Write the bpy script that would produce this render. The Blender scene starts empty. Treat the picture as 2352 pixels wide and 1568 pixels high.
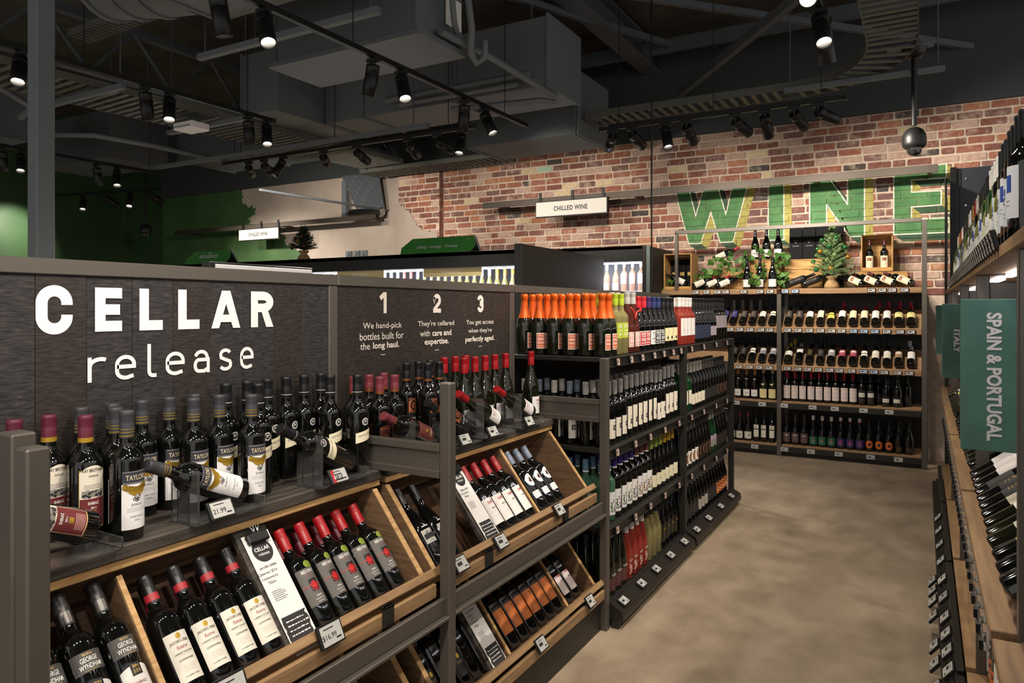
import bpy, math, random
from mathutils import Vector, Matrix
R = math.radians
random.seed(7)
SC = bpy.context.scene
COL = SC.collection

# ---------------------------------------------------------------- camera
cam = bpy.data.cameras.new('camera')
cam.sensor_width = 36.0
cam.lens = 36.0 * 1655.0 / 2352.0
cam.shift_y = -0.0323
cam.clip_start = 0.02
cam_ob = bpy.data.objects.new('camera', cam)
COL.objects.link(cam_ob)
cam_ob.location = (0, 0, 1.55)
cam_ob.rotation_euler = (R(90), 0, R(29.752))
SC.camera = cam_ob

# ---------------------------------------------------------------- world, exposure
world = bpy.data.worlds.new('world')
SC.world = world
world.use_nodes = True
bgn = world.node_tree.nodes['Background']
bgn.inputs[0].default_value = (1.0, 0.97, 0.93, 1)
bgn.inputs[1].default_value = 0.75
SC.view_settings.view_transform = 'Standard'
SC.view_settings.look = 'None'
SC.view_settings.gamma = 1
SC.view_settings.exposure = 0.0
SC.view_settings.use_curve_mapping = False
WARM = (1.0, 0.90, 0.78)
LAMP_W = 125.0

# ---------------------------------------------------------------- materials
def lin(h):
    if isinstance(h, (tuple, list)): return tuple(h[:3]) + (1,)
    h = h.lstrip('#')
    out = []
    for i in (0, 2, 4):
        c = int(h[i:i+2], 16) / 255
        out.append(c/12.92 if c <= 0.04045 else ((c+0.055)/1.055)**2.4)
    return tuple(out) + (1,)
MATS = {}
def mat(name, col='#808080', rough=0.5, metal=0.0, spec=0.5, trans=0.0, ior=1.45, emit=None, es=0.0, coat=0.0, alpha=1.0):
    if name in MATS: return MATS[name]
    m = bpy.data.materials.new(name); m.use_nodes = True
    b = m.node_tree.nodes['Principled BSDF']
    b.inputs['Base Color'].default_value = lin(col)
    b.inputs['Roughness'].default_value = rough
    b.inputs['Metallic'].default_value = metal
    b.inputs['Specular IOR Level'].default_value = spec
    b.inputs['Transmission Weight'].default_value = trans
    b.inputs['IOR'].default_value = ior
    b.inputs['Coat Weight'].default_value = coat
    b.inputs['Alpha'].default_value = alpha
    if emit:
        b.inputs['Emission Color'].default_value = lin(emit)
        b.inputs['Emission Strength'].default_value = es
    m.diffuse_color = lin(col)
    MATS[name] = m
    return m
def noisy(name, c1, c2, scale=(4, 4, 4), detail=6.0, rough=0.6, bump=0.0, lo=0.35, hi=0.65, c3=None, spec=0.4, metal=0.0, rough2=None, dist=0.0):
    """two (or three) colour noise in world space with optional relief"""
    if name in MATS: return MATS[name]
    m = mat(name, c1, rough, metal, spec)
    nt = m.node_tree; N = nt.nodes; L = nt.links
    b = N['Principled BSDF']
    g = N.new('ShaderNodeNewGeometry')
    mp = N.new('ShaderNodeMapping'); mp.inputs['Scale'].default_value = scale
    L.new(g.outputs['Position'], mp.inputs['Vector'])
    nz = N.new('ShaderNodeTexNoise'); nz.inputs['Scale'].default_value = 1.0
    nz.inputs['Detail'].default_value = detail; nz.inputs['Roughness'].default_value = 0.62
    nz.inputs['Distortion'].default_value = dist
    L.new(mp.outputs[0], nz.inputs['Vector'])
    cr = N.new('ShaderNodeValToRGB')
    cr.color_ramp.elements[0].position = lo; cr.color_ramp.elements[0].color = lin(c1)
    cr.color_ramp.elements[1].position = hi; cr.color_ramp.elements[1].color = lin(c2)
    if c3:
        e = cr.color_ramp.elements.new(min(0.95, hi + 0.1)); e.color = lin(c3)
    L.new(nz.outputs['Fac'], cr.inputs['Fac'])
    L.new(cr.outputs['Color'], b.inputs['Base Color'])
    if bump:
        bp = N.new('ShaderNodeBump'); bp.inputs['Strength'].default_value = bump; bp.inputs['Distance'].default_value = 0.01
        L.new(nz.outputs['Fac'], bp.inputs['Height']); L.new(bp.outputs[0], b.inputs['Normal'])
    if rough2 is not None:
        mr = N.new('ShaderNodeMapRange'); mr.inputs[3].default_value = rough; mr.inputs[4].default_value = rough2
        L.new(nz.outputs['Fac'], mr.inputs[0]); L.new(mr.outputs[0], b.inputs['Roughness'])
    return m

STEEL = mat('gunmetal_paint', '#67615a', 0.42, 0.55)
STEELD = mat('dark_steel', '#34322f', 0.45, 0.5)
BLACKM = mat('black_metal', '#161616', 0.4, 0.2)
BLACKP = mat('black_plastic', '#131313', 0.45)
CHAR = mat('charcoal_paint', '#50555a', 0.7)
CHAR2 = mat('charcoal_duct', '#666c70', 0.62, 0.1)
CHAR3 = mat('grey_paint_column', '#6d7276', 0.55)
WHITE = mat('white_vinyl', '#e9e6e6', 0.45)
OFFW = mat('offwhite_vinyl', '#d9d0c6', 0.5)
CREAM = mat('cream_paper', '#e6dcc4', 0.7)
PAPER = mat('white_paper', '#e8e5e0', 0.7)
ACRY = mat('clear_acrylic', '#ffffff', 0.0, trans=0.97, ior=1.16)
LENS = mat('lamp_lens', '#ffffff', 0.3, emit='#fff3df', es=26.0)
LED = mat('led_strip', '#ffffff', 0.3, emit='#f4f4ff', es=9.0)
SCREEN = mat('eink_screen', '#b9b8b4', 0.35)
CHROME = mat('chrome', '#c8c8c8', 0.18, 1.0)
W_BROWN = noisy('walnut_board', '#5a4130', '#7d5c40', (7, 40, 40), 8, 0.6, 0.12, 0.3, 0.72)
W_BROWNY = noisy('walnut_board_along', '#4b382b', '#75573f', (60, 5, 60), 8, 0.6, 0.12, 0.3, 0.72)
W_SAWN = noisy('sawn_oak_panel', '#5c4635', '#82674b', (10, 30, 90), 8, 0.55, 0.12, 0.3, 0.72)
W_PINE = noisy('pine_edge', '#a98152', '#cda774', (60, 5, 60), 6, 0.5, 0.05)
W_LIP = noisy('blond_lip', '#7f6247', '#a6865f', (60, 4, 60), 7, 0.5, 0.06, 0.3, 0.7)
W_GREY = noisy('grey_weathered', '#2b2825', '#5b534b', (50, 4, 50), 9, 0.65, 0.25, 0.35, 0.7, '#7c7268')
W_PANEL = noisy('black_stained_plank', '#201e1f', '#3f3c3c', (60, 34, 240), 10, 0.42, 0.12, 0.36, 0.66, '#625e5d', rough2=0.6)
W_PANEL2 = noisy('black_stained_plank_b', '#201c1a', '#3b3530', (60, 34, 220), 10, 0.48, 0.12, 0.36, 0.68, '#544b45', rough2=0.6)
W_CRATE = noisy('raw_pine_crate', '#a87c46', '#c79d62', (6, 40, 60), 7, 0.6, 0.06)
W_DISP = noisy('display_oak', '#86664a', '#a68663', (5, 60, 60), 7, 0.5, 0.05)
CARD_BLACK = mat('black_card', '#141517', 0.8, spec=.2)

# ---------------------------------------------------------------- mesh helpers
class MB:
    """collects faces; build() links them as ONE mesh object"""
    def __init__(s): s.v = []; s.f = []; s.m = []; s.sm = []
    def add(s, vs, fs, mi=0, smooth=False):
        o = len(s.v); s.v += [tuple(v) for v in vs]
        for f in fs:
            s.f.append(tuple(i + o for i in f)); s.m.append(mi); s.sm.append(smooth)
        return s
    def box(s, x0, x1, y0, y1, z0, z1, mi=0, M=None):
        if x0 > x1: x0, x1 = x1, x0
        if y0 > y1: y0, y1 = y1, y0
        if z0 > z1: z0, z1 = z1, z0
        vs = [(x, y, z) for z in (z0, z1) for y in (y0, y1) for x in (x0, x1)]
        if M: vs = [M @ Vector(v) for v in vs]
        return s.add(vs, [(0, 2, 3, 1), (4, 5, 7, 6), (0, 1, 5, 4), (2, 6, 7, 3), (0, 4, 6, 2), (1, 3, 7, 5)], mi)
    def cbox(s, x0, x1, y0, y1, z0, z1, c=0.003, mi=0, M=None):
        """box with chamfered edges"""
        if x0 > x1: x0, x1 = x1, x0
        if y0 > y1: y0, y1 = y1, y0
        if z0 > z1: z0, z1 = z1, z0
        c = min(c, (x1-x0)*.3, (y1-y0)*.3, (z1-z0)*.3)
        lo, hi = (x0, y0, z0), (x1, y1, z1)
        vs = []; idx = {}
        for a in range(8):
            sg = [(a >> k) & 1 for k in range(3)]
            for ax in range(3):
                p = [hi[k] if sg[k] else lo[k] for k in range(3)]
                for k in range(3):
                    if k != ax: p[k] += -c if sg[k] else c
                idx[(a, ax)] = len(vs); vs.append(tuple(p))
        fs = []
        for ax in range(3):
            k1, k2 = [k for k in range(3) if k != ax]
            for sd in (0, 1):
                q = []
                for b1, b2 in ((0, 0), (1, 0), (1, 1), (0, 1)):
                    q.append(idx[(sd << ax | b1 << k1 | b2 << k2, ax)])
                fs.append(tuple(q))
            for b1 in (0, 1):
                for b2 in (0, 1):
                    a0 = b1 << k1 | b2 << k2; a1 = a0 | 1 << ax
                    fs.append((idx[(a0, k1)], idx[(a1, k1)], idx[(a1, k2)], idx[(a0, k2)]))
        for a in range(8): fs.append((idx[(a, 0)], idx[(a, 1)], idx[(a, 2)]))
        cen = Vector(((x0+x1)/2, (y0+y1)/2, (z0+z1)/2)); out = []
        for f in fs:
            p = [Vector(vs[i]) for i in f]; n = (p[1]-p[0]).cross(p[2]-p[0])
            mid = sum(p, Vector()) / len(p)
            out.append(f if n.dot(mid - cen) > 0 else tuple(reversed(f)))
        if M: vs = [M @ Vector(v) for v in vs]
        return s.add(vs, out, mi)
    def cyl(s, p0, p1, r0, r1=None, n=12, mi=0, caps=True, smooth=True):
        p0 = Vector(p0); p1 = Vector(p1); r1 = r0 if r1 is None else r1
        d = (p1 - p0).normalized(); a = d.orthogonal().normalized(); b = d.cross(a)
        vs = []
        for p, r in ((p0, r0), (p1, r1)):
            for i in range(n):
                t = 2*math.pi*i/n; vs.append(p + a*(r*math.cos(t)) + b*(r*math.sin(t)))
        s.add(vs, [(i, (i+1) % n, n+(i+1) % n, n+i) for i in range(n)], mi, smooth)
        if caps:
            s.add(vs, [tuple(reversed(range(n))), tuple(range(n, 2*n))], mi)
        return s
    def tube(s, pts, r, n=8, mi=0):
        pts = [Vector(p) for p in pts]
        rings = []; a = None
        for i, p in enumerate(pts):
            d = (pts[min(i+1, len(pts)-1)] - pts[max(i-1, 0)]).normalized()
            a = d.orthogonal().normalized() if a is None else (a - d*a.dot(d)).normalized()
            b = d.cross(a)
            rings.append([p + a*(r*math.cos(2*math.pi*k/n)) + b*(r*math.sin(2*math.pi*k/n)) for k in range(n)])
        vs = [v for q in rings for v in q]; fs = []
        for i in range(len(pts)-1):
            for k in range(n):
                fs.append((i*n+k, i*n+(k+1) % n, (i+1)*n+(k+1) % n, (i+1)*n+k))
        s.add(vs, fs, mi, True)
        s.add(vs, [tuple(reversed(range(n))), tuple(range((len(pts)-1)*n, len(pts)*n))], mi)
        return s
    def lathe(s, prof, n=24, mi=0, c=(0, 0, 0), smooth=True, cap0=True, cap1=True):
        vs = []
        for r, z in prof:
            for i in range(n):
                t = 2*math.pi*i/n; vs.append((c[0]+r*math.cos(t), c[1]+r*math.sin(t), c[2]+z))
        fs = []
        for j in range(len(prof)-1):
            for i in range(n):
                fs.append((j*n+i, j*n+(i+1) % n, (j+1)*n+(i+1) % n, (j+1)*n+i))
        s.add(vs, fs, mi, smooth)
        if cap0: s.add(vs[:n], [tuple(reversed(range(n)))], mi)
        if cap1: s.add(vs[-n:], [tuple(range(n))], mi)
        return s
    def prism(s, poly, axis, a, b, mi=0):
        """extrude a 2D polygon along an axis: 'y' takes (x,z), 'x' takes (y,z), 'z' takes (x,y)"""
        def P3(p, t):
            return {'y': (p[0], t, p[1]), 'x': (t, p[0], p[1]), 'z': (p[0], p[1], t)}[axis]
        n = len(poly); vs = [P3(p, a) for p in poly] + [P3(p, b) for p in poly]
        fs = [tuple(range(n)), tuple(reversed(range(n, 2*n)))] + [(i+n, (i+1) % n + n, (i+1) % n, i) for i in range(n)]
        area = sum(poly[i][0]*poly[(i+1) % n][1]-poly[(i+1) % n][0]*poly[i][1] for i in range(n))
        flip = (area > 0) == ((b > a) if axis in 'xz' else (b < a))
        if flip: fs = [tuple(reversed(f)) for f in fs]
        return s.add(vs, fs, mi)
    def mesh(s, name, mats):
        me = bpy.data.meshes.new(name)
        me.from_pydata(s.v, [], s.f)
        if not isinstance(mats, (list, tuple)): mats = [mats]
        for m in mats: me.materials.append(m)
        me.polygons.foreach_set('material_index', s.m)
        me.polygons.foreach_set('use_smooth', s.sm)
        me.update()
        return me
    def build(s, name, mats, parent=None, M=None):
        return link(name, s.mesh(name, mats), parent, M)
def link(name, me, parent=None, M=None):
    o = bpy.data.objects.new(name, me); COL.objects.link(o)
    if parent is not None: o.parent = parent
    if M is not None: o.matrix_local = M
    return o
def tag(o, label=None, cat=None, group=None, kind=None):
    if label: o['label'] = label
    if cat: o['category'] = cat
    if group: o['group'] = group
    if kind: o['kind'] = kind
    return o
def thing(name, label, cat, loc=(0, 0, 0), rotz=0, group=None, M=None):
    o = bpy.data.objects.new(name, None); COL.objects.link(o)
    o.empty_display_size = 0.05
    if M is not None: o.matrix_local = M
    else:
        o.location = loc; o.rotation_euler = (0, 0, rotz)
    return tag(o, label, cat, group)
def struct(o): o['kind'] = 'structure'; return o
def basis(ex, ey, ez, o):
    ex, ey, ez, o = Vector(ex), Vector(ey), Vector(ez), Vector(o)
    return Matrix(((ex.x, ey.x, ez.x, o.x), (ex.y, ey.y, ez.y, o.y), (ex.z, ey.z, ez.z, o.z), (0, 0, 0, 1)))
def bx(name, x0, x1, y0, y1, z0, z1, m, parent=None, c=0.003):
    return MB().cbox(x0, x1, y0, y1, z0, z1, c).build(name, m, parent)

_tc = {}
def text2d(body, bold=0.0, space=1.0, shear=0.0):
    """outline text as (verts2d, faces, w, h) centred on the origin"""
    k = (body, bold, space, shear)
    if k in _tc: return _tc[k]
    cu = bpy.data.curves.new('lettering', 'FONT')
    cu.body = body; cu.size = 1.0; cu.offset = bold; cu.space_character = space; cu.shear = shear
    cu.resolution_u = 3; cu.fill_mode = 'FRONT'
    ob = bpy.data.objects.new('lettering', cu); COL.objects.link(ob)
    bpy.context.view_layer.update()
    dg = bpy.context.evaluated_depsgraph_get()
    me = bpy.data.meshes.new_from_object(ob.evaluated_get(dg))
    vs = [(v.co.x, v.co.y) for v in me.vertices]
    fs = [tuple(p.vertices) for p in me.polygons]
    bpy.data.objects.remove(ob); bpy.data.curves.remove(cu); bpy.data.meshes.remove(me)
    xs = [v[0] for v in vs]; ys = [v[1] for v in vs]
    cx, cy = (min(xs)+max(xs))/2, (min(ys)+max(ys))/2
    vs = [(x-cx, y-cy) for x, y in vs]
    # make all faces face +z
    out = []
    for f in fs:
        a = sum(vs[f[i]][0]*vs[f[(i+1) % len(f)]][1]-vs[f[(i+1) % len(f)]][0]*vs[f[i]][1] for i in range(len(f)))
        out.append(f if a > 0 else tuple(reversed(f)))
    _tc[k] = (vs, out, max(xs)-min(xs), max(ys)-min(ys))
    return _tc[k]
def put_text(mb, body, M, w=None, h=None, mi=0, bold=0.0, space=1.0, shear=0.0, thick=0.0):
    """flat text in the local xy plane of M (normal +z), fitted to w x h"""
    vs, fs, tw, th = text2d(body, bold, space, shear)
    sx = w/tw if w else h/th; sy = h/th if h else sx
    mb.add([M @ Vector((x*sx, y*sy, thick)) for x, y in vs], fs, mi)
    return mb
ORD = ['first', 'second', 'third', 'fourth', 'fifth', 'sixth', 'seventh', 'eighth', 'ninth', 'tenth', 'eleventh', 'twelfth', 'thirteenth', 'fourteenth', 'fifteenth', 'sixteenth', 'seventeenth', 'eighteenth', 'nineteenth', 'twentieth', 'twenty-first', 'twenty-second', 'twenty-third', 'twenty-fourth', 'twenty-fifth', 'twenty-sixth', 'twenty-seventh', 'twenty-eighth', 'twenty-ninth', 'thirtieth', 'thirty-first', 'thirty-second', 'thirty-third', 'thirty-fourth', 'thirty-fifth', 'thirty-sixth', 'thirty-seventh', 'thirty-eighth', 'thirty-ninth', 'fortieth']
# ================================================================ SETTING
CONC = noisy('polished_concrete', '#857561', '#ad9a84', (4.5, 3.0, 3.0), 15, 0.34, 0.0, 0.3, 0.7, '#bba890', spec=0.4, rough2=0.5, dist=0.15)
struct(MB().box(-14, 3.2, -4, 9.2, -0.2, 0).build('floor', CONC))
ROOF = noisy('roof_blanket', '#3d3a35', '#524e47', (3, 3, 3), 8, 0.8, 0.3)
struct(MB().box(-14, 3.2, -4, 9.2, 4.75, 4.85).build('ceiling', ROOF))
PLAST = noisy('bare_plaster', '#a39486', '#bbada0', (1.2, 1.2, 1.2), 8, 0.8, 0.05, 0.3, 0.7)
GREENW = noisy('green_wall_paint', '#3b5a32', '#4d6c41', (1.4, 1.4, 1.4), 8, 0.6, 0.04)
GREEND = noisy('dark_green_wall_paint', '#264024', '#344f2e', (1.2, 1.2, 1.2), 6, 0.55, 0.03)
MORT = noisy('lime_mortar', '#c0ab97', '#d8c6b2', (18, 18, 18), 8, 0.9, 0.2)
UPW = mat('upper_wall_paint', '#3b3f41', 0.75)

# back wall: mortar bed, bricks set in it, a dark band above
wall = MB().box(-6.0, 2.6, 8.508, 8.7, 0, 3.6).build('wall_back', MORT); struct(wall)
up = MB().box(-12.6, 2.6, 8.46, 8.7, 3.6, 4.75).build('trim_1', UPW); struct(up)
BR = [noisy('brick_red', '#88503f', '#a36c58', (22, 22, 22), 8, 0.85, 0.5, 0.3, 0.62, '#b08a74'),
      noisy('brick_dark_red', '#6f443b', '#8a5c50', (22, 22, 22), 8, 0.85, 0.5, 0.3, 0.65, '#9c7a6a'),
      noisy('brick_purple', '#6d4c47', '#87645c', (22, 22, 22), 8, 0.85, 0.5, 0.3, 0.65, '#957a72'),
      noisy('brick_orange', '#a3684a', '#b98262', (22, 22, 22), 8, 0.85, 0.5, 0.3, 0.65, '#c39a76'),
      noisy('brick_pale', '#ab8a79', '#c3a696', (22, 22, 22), 8, 0.85, 0.5, 0.3, 0.65, '#c7ad98'),
      noisy('brick_cream', '#c2aa84', '#d6c3a0', (22, 22, 22), 8, 0.85, 0.4, 0.3, 0.65, '#d6c6a8'),
      noisy('brick_soot', '#3f3a36', '#57504a', (22, 22, 22), 8, 0.85, 0.6, 0.3, 0.65, '#8f8274'),
      mat('brick_mint', '#a8c4ac', 0.85)]
BW = [28, 24, 16, 8, 20, 6, 4, 0]
def brick_mesh(w, h, rnd, yp):
    """irregular brick, origin at its face centre, face looking to -Y"""
    c = 0.006
    pts = []
    for sx, sz in ((-1, -1), (1, -1), (1, 1), (-1, 1)):
        for k in (0, 1):
            ax = (k == 1) if sx*sz > 0 else (k == 0)
            pts.append((sx*(w/2 - (c if ax else 0)*rnd.uniform(.6, 2.2) - rnd.uniform(0, .003)),
                        sz*(h/2 - (0 if ax else c)*rnd.uniform(.5, 1.6) - rnd.uniform(0, .0025))))
    cx = sum(p[0] for p in pts)/8; cz = sum(p[1] for p in pts)/8
    pts.sort(key=lambda p: math.atan2((p[1]-cz)/h, (p[0]-cx)/w))
    vs = [(x*.985, 0, z*.96) for x, z in pts] + [(x, .004, z) for x, z in pts] + [(x, .014, z) for x, z in pts]
    n = 8
    fs = [tuple(range(n))] + [(i+n, (i+1) % n+n, (i+1) % n, i) for i in range(n)] + [(i+2*n, (i+1) % n+2*n, (i+1) % n+n, i+n) for i in range(n)]
    return vs, fs
for m_ in BR[:7]:          # lime smears left from old pointing
    nt_ = m_.node_tree; b_ = nt_.nodes['Principled BSDF']; old = b_.inputs['Base Color'].links[0].from_socket
    g_ = nt_.nodes.new('ShaderNodeNewGeometry'); n2 = nt_.nodes.new('ShaderNodeTexNoise'); n2.inputs['Scale'].default_value = 9.0; n2.inputs['Detail'].default_value = 8.0; n2.inputs['Roughness'].default_value = .7
    nt_.links.new(g_.outputs['Position'], n2.inputs['Vector'])
    mr_ = nt_.nodes.new('ShaderNodeMapRange'); mr_.inputs[1].default_value = .5; mr_.inputs[2].default_value = .72; mr_.inputs[4].default_value = .75
    nt_.links.new(n2.outputs['Fac'], mr_.inputs[0])
    mx = nt_.nodes.new('ShaderNodeMixRGB'); nt_.links.new(mr_.outputs[0], mx.inputs[0]); nt_.links.new(old, mx.inputs[1]); mx.inputs[2].default_value = lin('#c9b5a2')
    nt_.links.new(mx.outputs[0], b_.inputs['Base Color'])
rb = random.Random(3)
bricks = []
PIT, LEN = 0.0835, 0.236
mint = {(-4.46, 3), (-6.42, 0)}
def lay(x0, x1, yf, zlo, ztop):
    k = 0
    z = ztop
    while z - PIT > zlo:
        off = (0 if k % 2 else LEN/2) + rb.uniform(-.03, .03)
        x = x0 - off
        while x < x1:
            ln = LEN if rb.random() > .07 else LEN*.55
            a, b = max(x, x0), min(x + ln - .017, x1)
            if b - a > .05:
                m = rb.choices(range(8), BW)[0]
                bricks.append([(a+b)/2, z - PIT/2, b-a, PIT-.0165+rb.uniform(-.003, .002), yf - rb.uniform(0, .005), m])
            x += ln
        z -= PIT; k += 1
lay(-6.0, 2.2, 8.5, 1.62, 3.6)
n_main = len(bricks)
lay(-6.73, -6.0, 8.4, 2.0, 3.6)
for tx, tz in ((-4.35, 3.37), (-6.45, 3.56)):
    best = min(bricks, key=lambda q: abs(q[0]-tx)+abs(q[1]-tz)*2); best[5] = 7
pil = struct(MB().box(-6.73, -6.0, 8.408, 8.7, 0, 3.6).build('wall_pilaster', MORT))
bx('shaded_return', -6.0, -5.993, 8.402, 8.5, 1.6, 3.6, BR[1], pil, .001)  # pilaster side face: its shade is put into the dark brick colour
def seen_size(q):
    d = math.hypot(q[0], q[4]); hid = 0
    if q[0] > .45: hid = 9
    if q[1] < 1.72 + max(0, (-q[0]-2.5)*.25): hid = 9
    return d + hid
order = sorted(range(len(bricks)), key=lambda i: seen_size(bricks[i]))
single = set(order[:300])
field = MB(); field2 = MB()
for i, (x, z, w, h, yf, m) in enumerate(bricks):
    vs, fs = brick_mesh(w, h, rb, 0)
    if i in single:
        b = MB().add(vs, fs).build('brick', BR[m], wall); b.location = (x, yf, z)
    else:
        (field if i < n_main else field2).add([(a+x, c+yf, d+z) for a, c, d in vs], fs, m)
tag(field.build('brickwork', BR, wall), kind='stuff')
tag(field2.build('brickwork', BR, pil), kind='stuff')

# painted letters on the bricks
PG = noisy('paint_leaf_green', '#3d7440', '#578c50', (9, 9, 9), 6, 0.6, 0.1)
PD = noisy('paint_bottle_green', '#27442a', '#34563a', (9, 9, 9), 6, 0.6, 0.1)
PY = noisy('paint_olive_yellow', '#9c9444', '#b3aa58', (9, 9, 9), 6, 0.6, 0.1)
PW = mat('paint_white_line', '#dedccb', 0.6)
def clip(poly, x0, x1, z0, z1):
    for ax, lim, keep in ((0, x0, 1), (0, x1, -1), (1, z0, 1), (1, z1, -1)):
        out = []
        for i in range(len(poly)):
            p, q = poly[i], poly[(i+1) % len(poly)]
            ip, iq = (p[ax]-lim)*keep >= 0, (q[ax]-lim)*keep >= 0
            if ip: out.append(p)
            if ip != iq:
                t = (lim-p[ax])/(q[ax]-p[ax]); out.append((p[0]+t*(q[0]-p[0]), p[1]+t*(q[1]-p[1])))
        poly = out
        if len(poly) < 3: return None
    return poly
def ccw(p):
    a = sum(p[i][0]*p[(i+1) % len(p)][1]-p[(i+1) % len(p)][0]*p[i][1] for i in range(len(p)))
    return p if a > 0 else p[::-1]
T0, B0 = 2.985, 2.318
EX = (.082, -.075)
letters = {
 'W': ([(-2.604, T0), (-2.433, T0), (-2.349, 2.647), (-2.25, T0), (-2.094, T0), (-1.998, 2.648), (-1.918, T0), (-1.746, T0), (-1.918, B0), (-2.064, B0), (-2.171, 2.675), (-2.288, B0), (-2.433, B0)],
       [[(-2.604, T0), (-2.433, T0), (-2.288, B0), (-2.433, B0)], [(-2.25, T0), (-2.094, T0), (-2.288, B0), (-2.433, B0)],
        [(-2.25, T0), (-2.094, T0), (-1.918, B0), (-2.064, B0)], [(-1.918, T0), (-1.746, T0), (-1.918, B0), (-2.064, B0)]]),
 'I': ([(-1.525, T0), (-1.359, T0), (-1.359, B0), (-1.525, B0)], [[(-1.525, T0), (-1.359, T0), (-1.359, B0), (-1.525, B0)]]),
 'N': ([(-1.09, T0), (-.905, T0), (-.712, 2.668), (-.712, T0), (-.547, T0), (-.547, B0), (-.69, B0), (-.918, 2.675), (-.918, B0), (-1.09, B0)],
       [[(-1.09, T0), (-.918, T0), (-.918, B0), (-1.09, B0)], [(-.712, T0), (-.547, T0), (-.547, B0), (-.712, B0)],
        [(-.918, T0), (-.905, T0), (-.712, 2.668), (-.712, B0), (-.69, B0), (-.918, 2.675)]]),
 'E': ([(-.273, 2.985), (.197, 3.01), (.197, 2.869), (-.11, 2.873), (-.11, 2.748), (.153, 2.744), (.153, 2.6), (-.11, 2.597), (-.11, 2.469), (.217, 2.465), (.217, B0), (-.273, B0)],
       [[(-.273, 2.985), (.197, 3.01), (.197, 2.869), (-.273, 2.873)], [(-.273, 2.873), (-.11, 2.873), (-.11, 2.469), (-.273, 2.469)],
        [(-.11, 2.748), (.153, 2.744), (.153, 2.6), (-.11, 2.597)], [(-.273, 2.469), (.217, 2.465), (.217, B0), (-.273, B0)]])}
for ch, (outline, fills) in letters.items():
    layers = []                                    # (polygon, material, lift)
    ol = ccw(outline)
    for i in range(len(ol)):
        p, q = ol[i], ol[(i+1) % len(ol)]
        nx, nz = q[1]-p[1], -(q[0]-p[0])           # outward
        if nx*EX[0]+nz*EX[1] > 1e-6:
            m = 2 if (nx > .3*abs(nz) and nz <= .02) else 1
            layers.append((ccw([p, q, (q[0]+EX[0], q[1]+EX[1]), (p[0]+EX[0], p[1]+EX[1])]), m, .0003))
    for f in fills: layers.append((ccw(f), 0, .0006))
    lw = .0065
    for i in range(len(ol)):
        p, q = Vector(ol[i]), Vector(ol[(i+1) % len(ol)])
        d = (q-p).normalized()*lw; nn = Vector((-d.y, d.x))
        layers.append((ccw([tuple(p-d+nn), tuple(p-d-nn), tuple(q+d-nn), tuple(q+d+nn)]), 3, .0009))
    mb = MB()
    for li_, (poly, m, lift) in enumerate(layers):
        lift += li_*2.5e-5
        xs = [p[0] for p in poly]; zs = [p[1] for p in poly]
        mb.add([(x, 8.508-lift, z) for x, z in poly], [tuple(range(len(poly)))], m)
        for bxx, bz, w, h, yf, _ in bricks[:n_main]:
            if bxx+w/2 < min(xs) or bxx-w/2 > max(xs) or bz+h/2 < min(zs) or bz-h/2 > max(zs): continue
            c = clip(poly, bxx-w/2+.004, bxx+w/2-.004, bz-h/2+.003, bz+h/2-.003)
            if c: mb.add([(x, yf-lift, z) for x, z in c], [tuple(range(len(c)))], m)
    mb.build('painted_letter', [PG, PD, PY, PW], wall)

# plaster left of the pilaster, ragged plaster patch over the pilaster bricks
pw = struct(MB().box(-12.5, -6.73, 8.5, 8.7, 0, 3.6).build('wall_plaster', PLAST))
rp = random.Random(5)
def ragged(pts, amp, n=6):
    out = []
    for i in range(len(pts)-1):
        for k in range(n):
            t = k/n; j = 0 if k == 0 else amp
            out.append((pts[i][0]+(pts[i+1][0]-pts[i][0])*t+rp.uniform(-j, j), pts[i][1]+(pts[i+1][1]-pts[i][1])*t+rp.uniform(-j, j)))
    return out + [pts[-1]]
def sheet(name, edge, closing, y0, y1, m, parent):
    poly = edge + closing
    n = len(poly); vs = [(x, y0, z) for x, z in poly] + [(x, y1, z) for x, z in poly]
    mb = MB(); mb.add(vs, [tuple(range(n))] + [(i, (i+1) % n, (i+1) % n+n, i+n) for i in range(n)])
    return mb.build(name, m, parent)
sheet('plaster_patch', ragged([(-6.73, 3.09), (-6.6, 3.02), (-6.47, 2.92), (-6.44, 2.83), (-6.34, 2.73), (-6.25, 2.67), (-6.02, 2.65)], .022), [(-6.02, 1.5), (-6.73, 1.5)], 8.382, 8.41, PLAST, pil)
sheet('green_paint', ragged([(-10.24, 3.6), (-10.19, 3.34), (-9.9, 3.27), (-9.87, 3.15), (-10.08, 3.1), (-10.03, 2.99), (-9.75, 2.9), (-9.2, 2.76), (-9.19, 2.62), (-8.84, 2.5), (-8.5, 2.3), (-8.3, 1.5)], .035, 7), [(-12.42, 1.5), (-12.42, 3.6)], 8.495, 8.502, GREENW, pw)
struct(MB().box(-12.6, -12.42, -4, 8.7, 0, 4.75).build('wall_left', GREEND))

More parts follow.
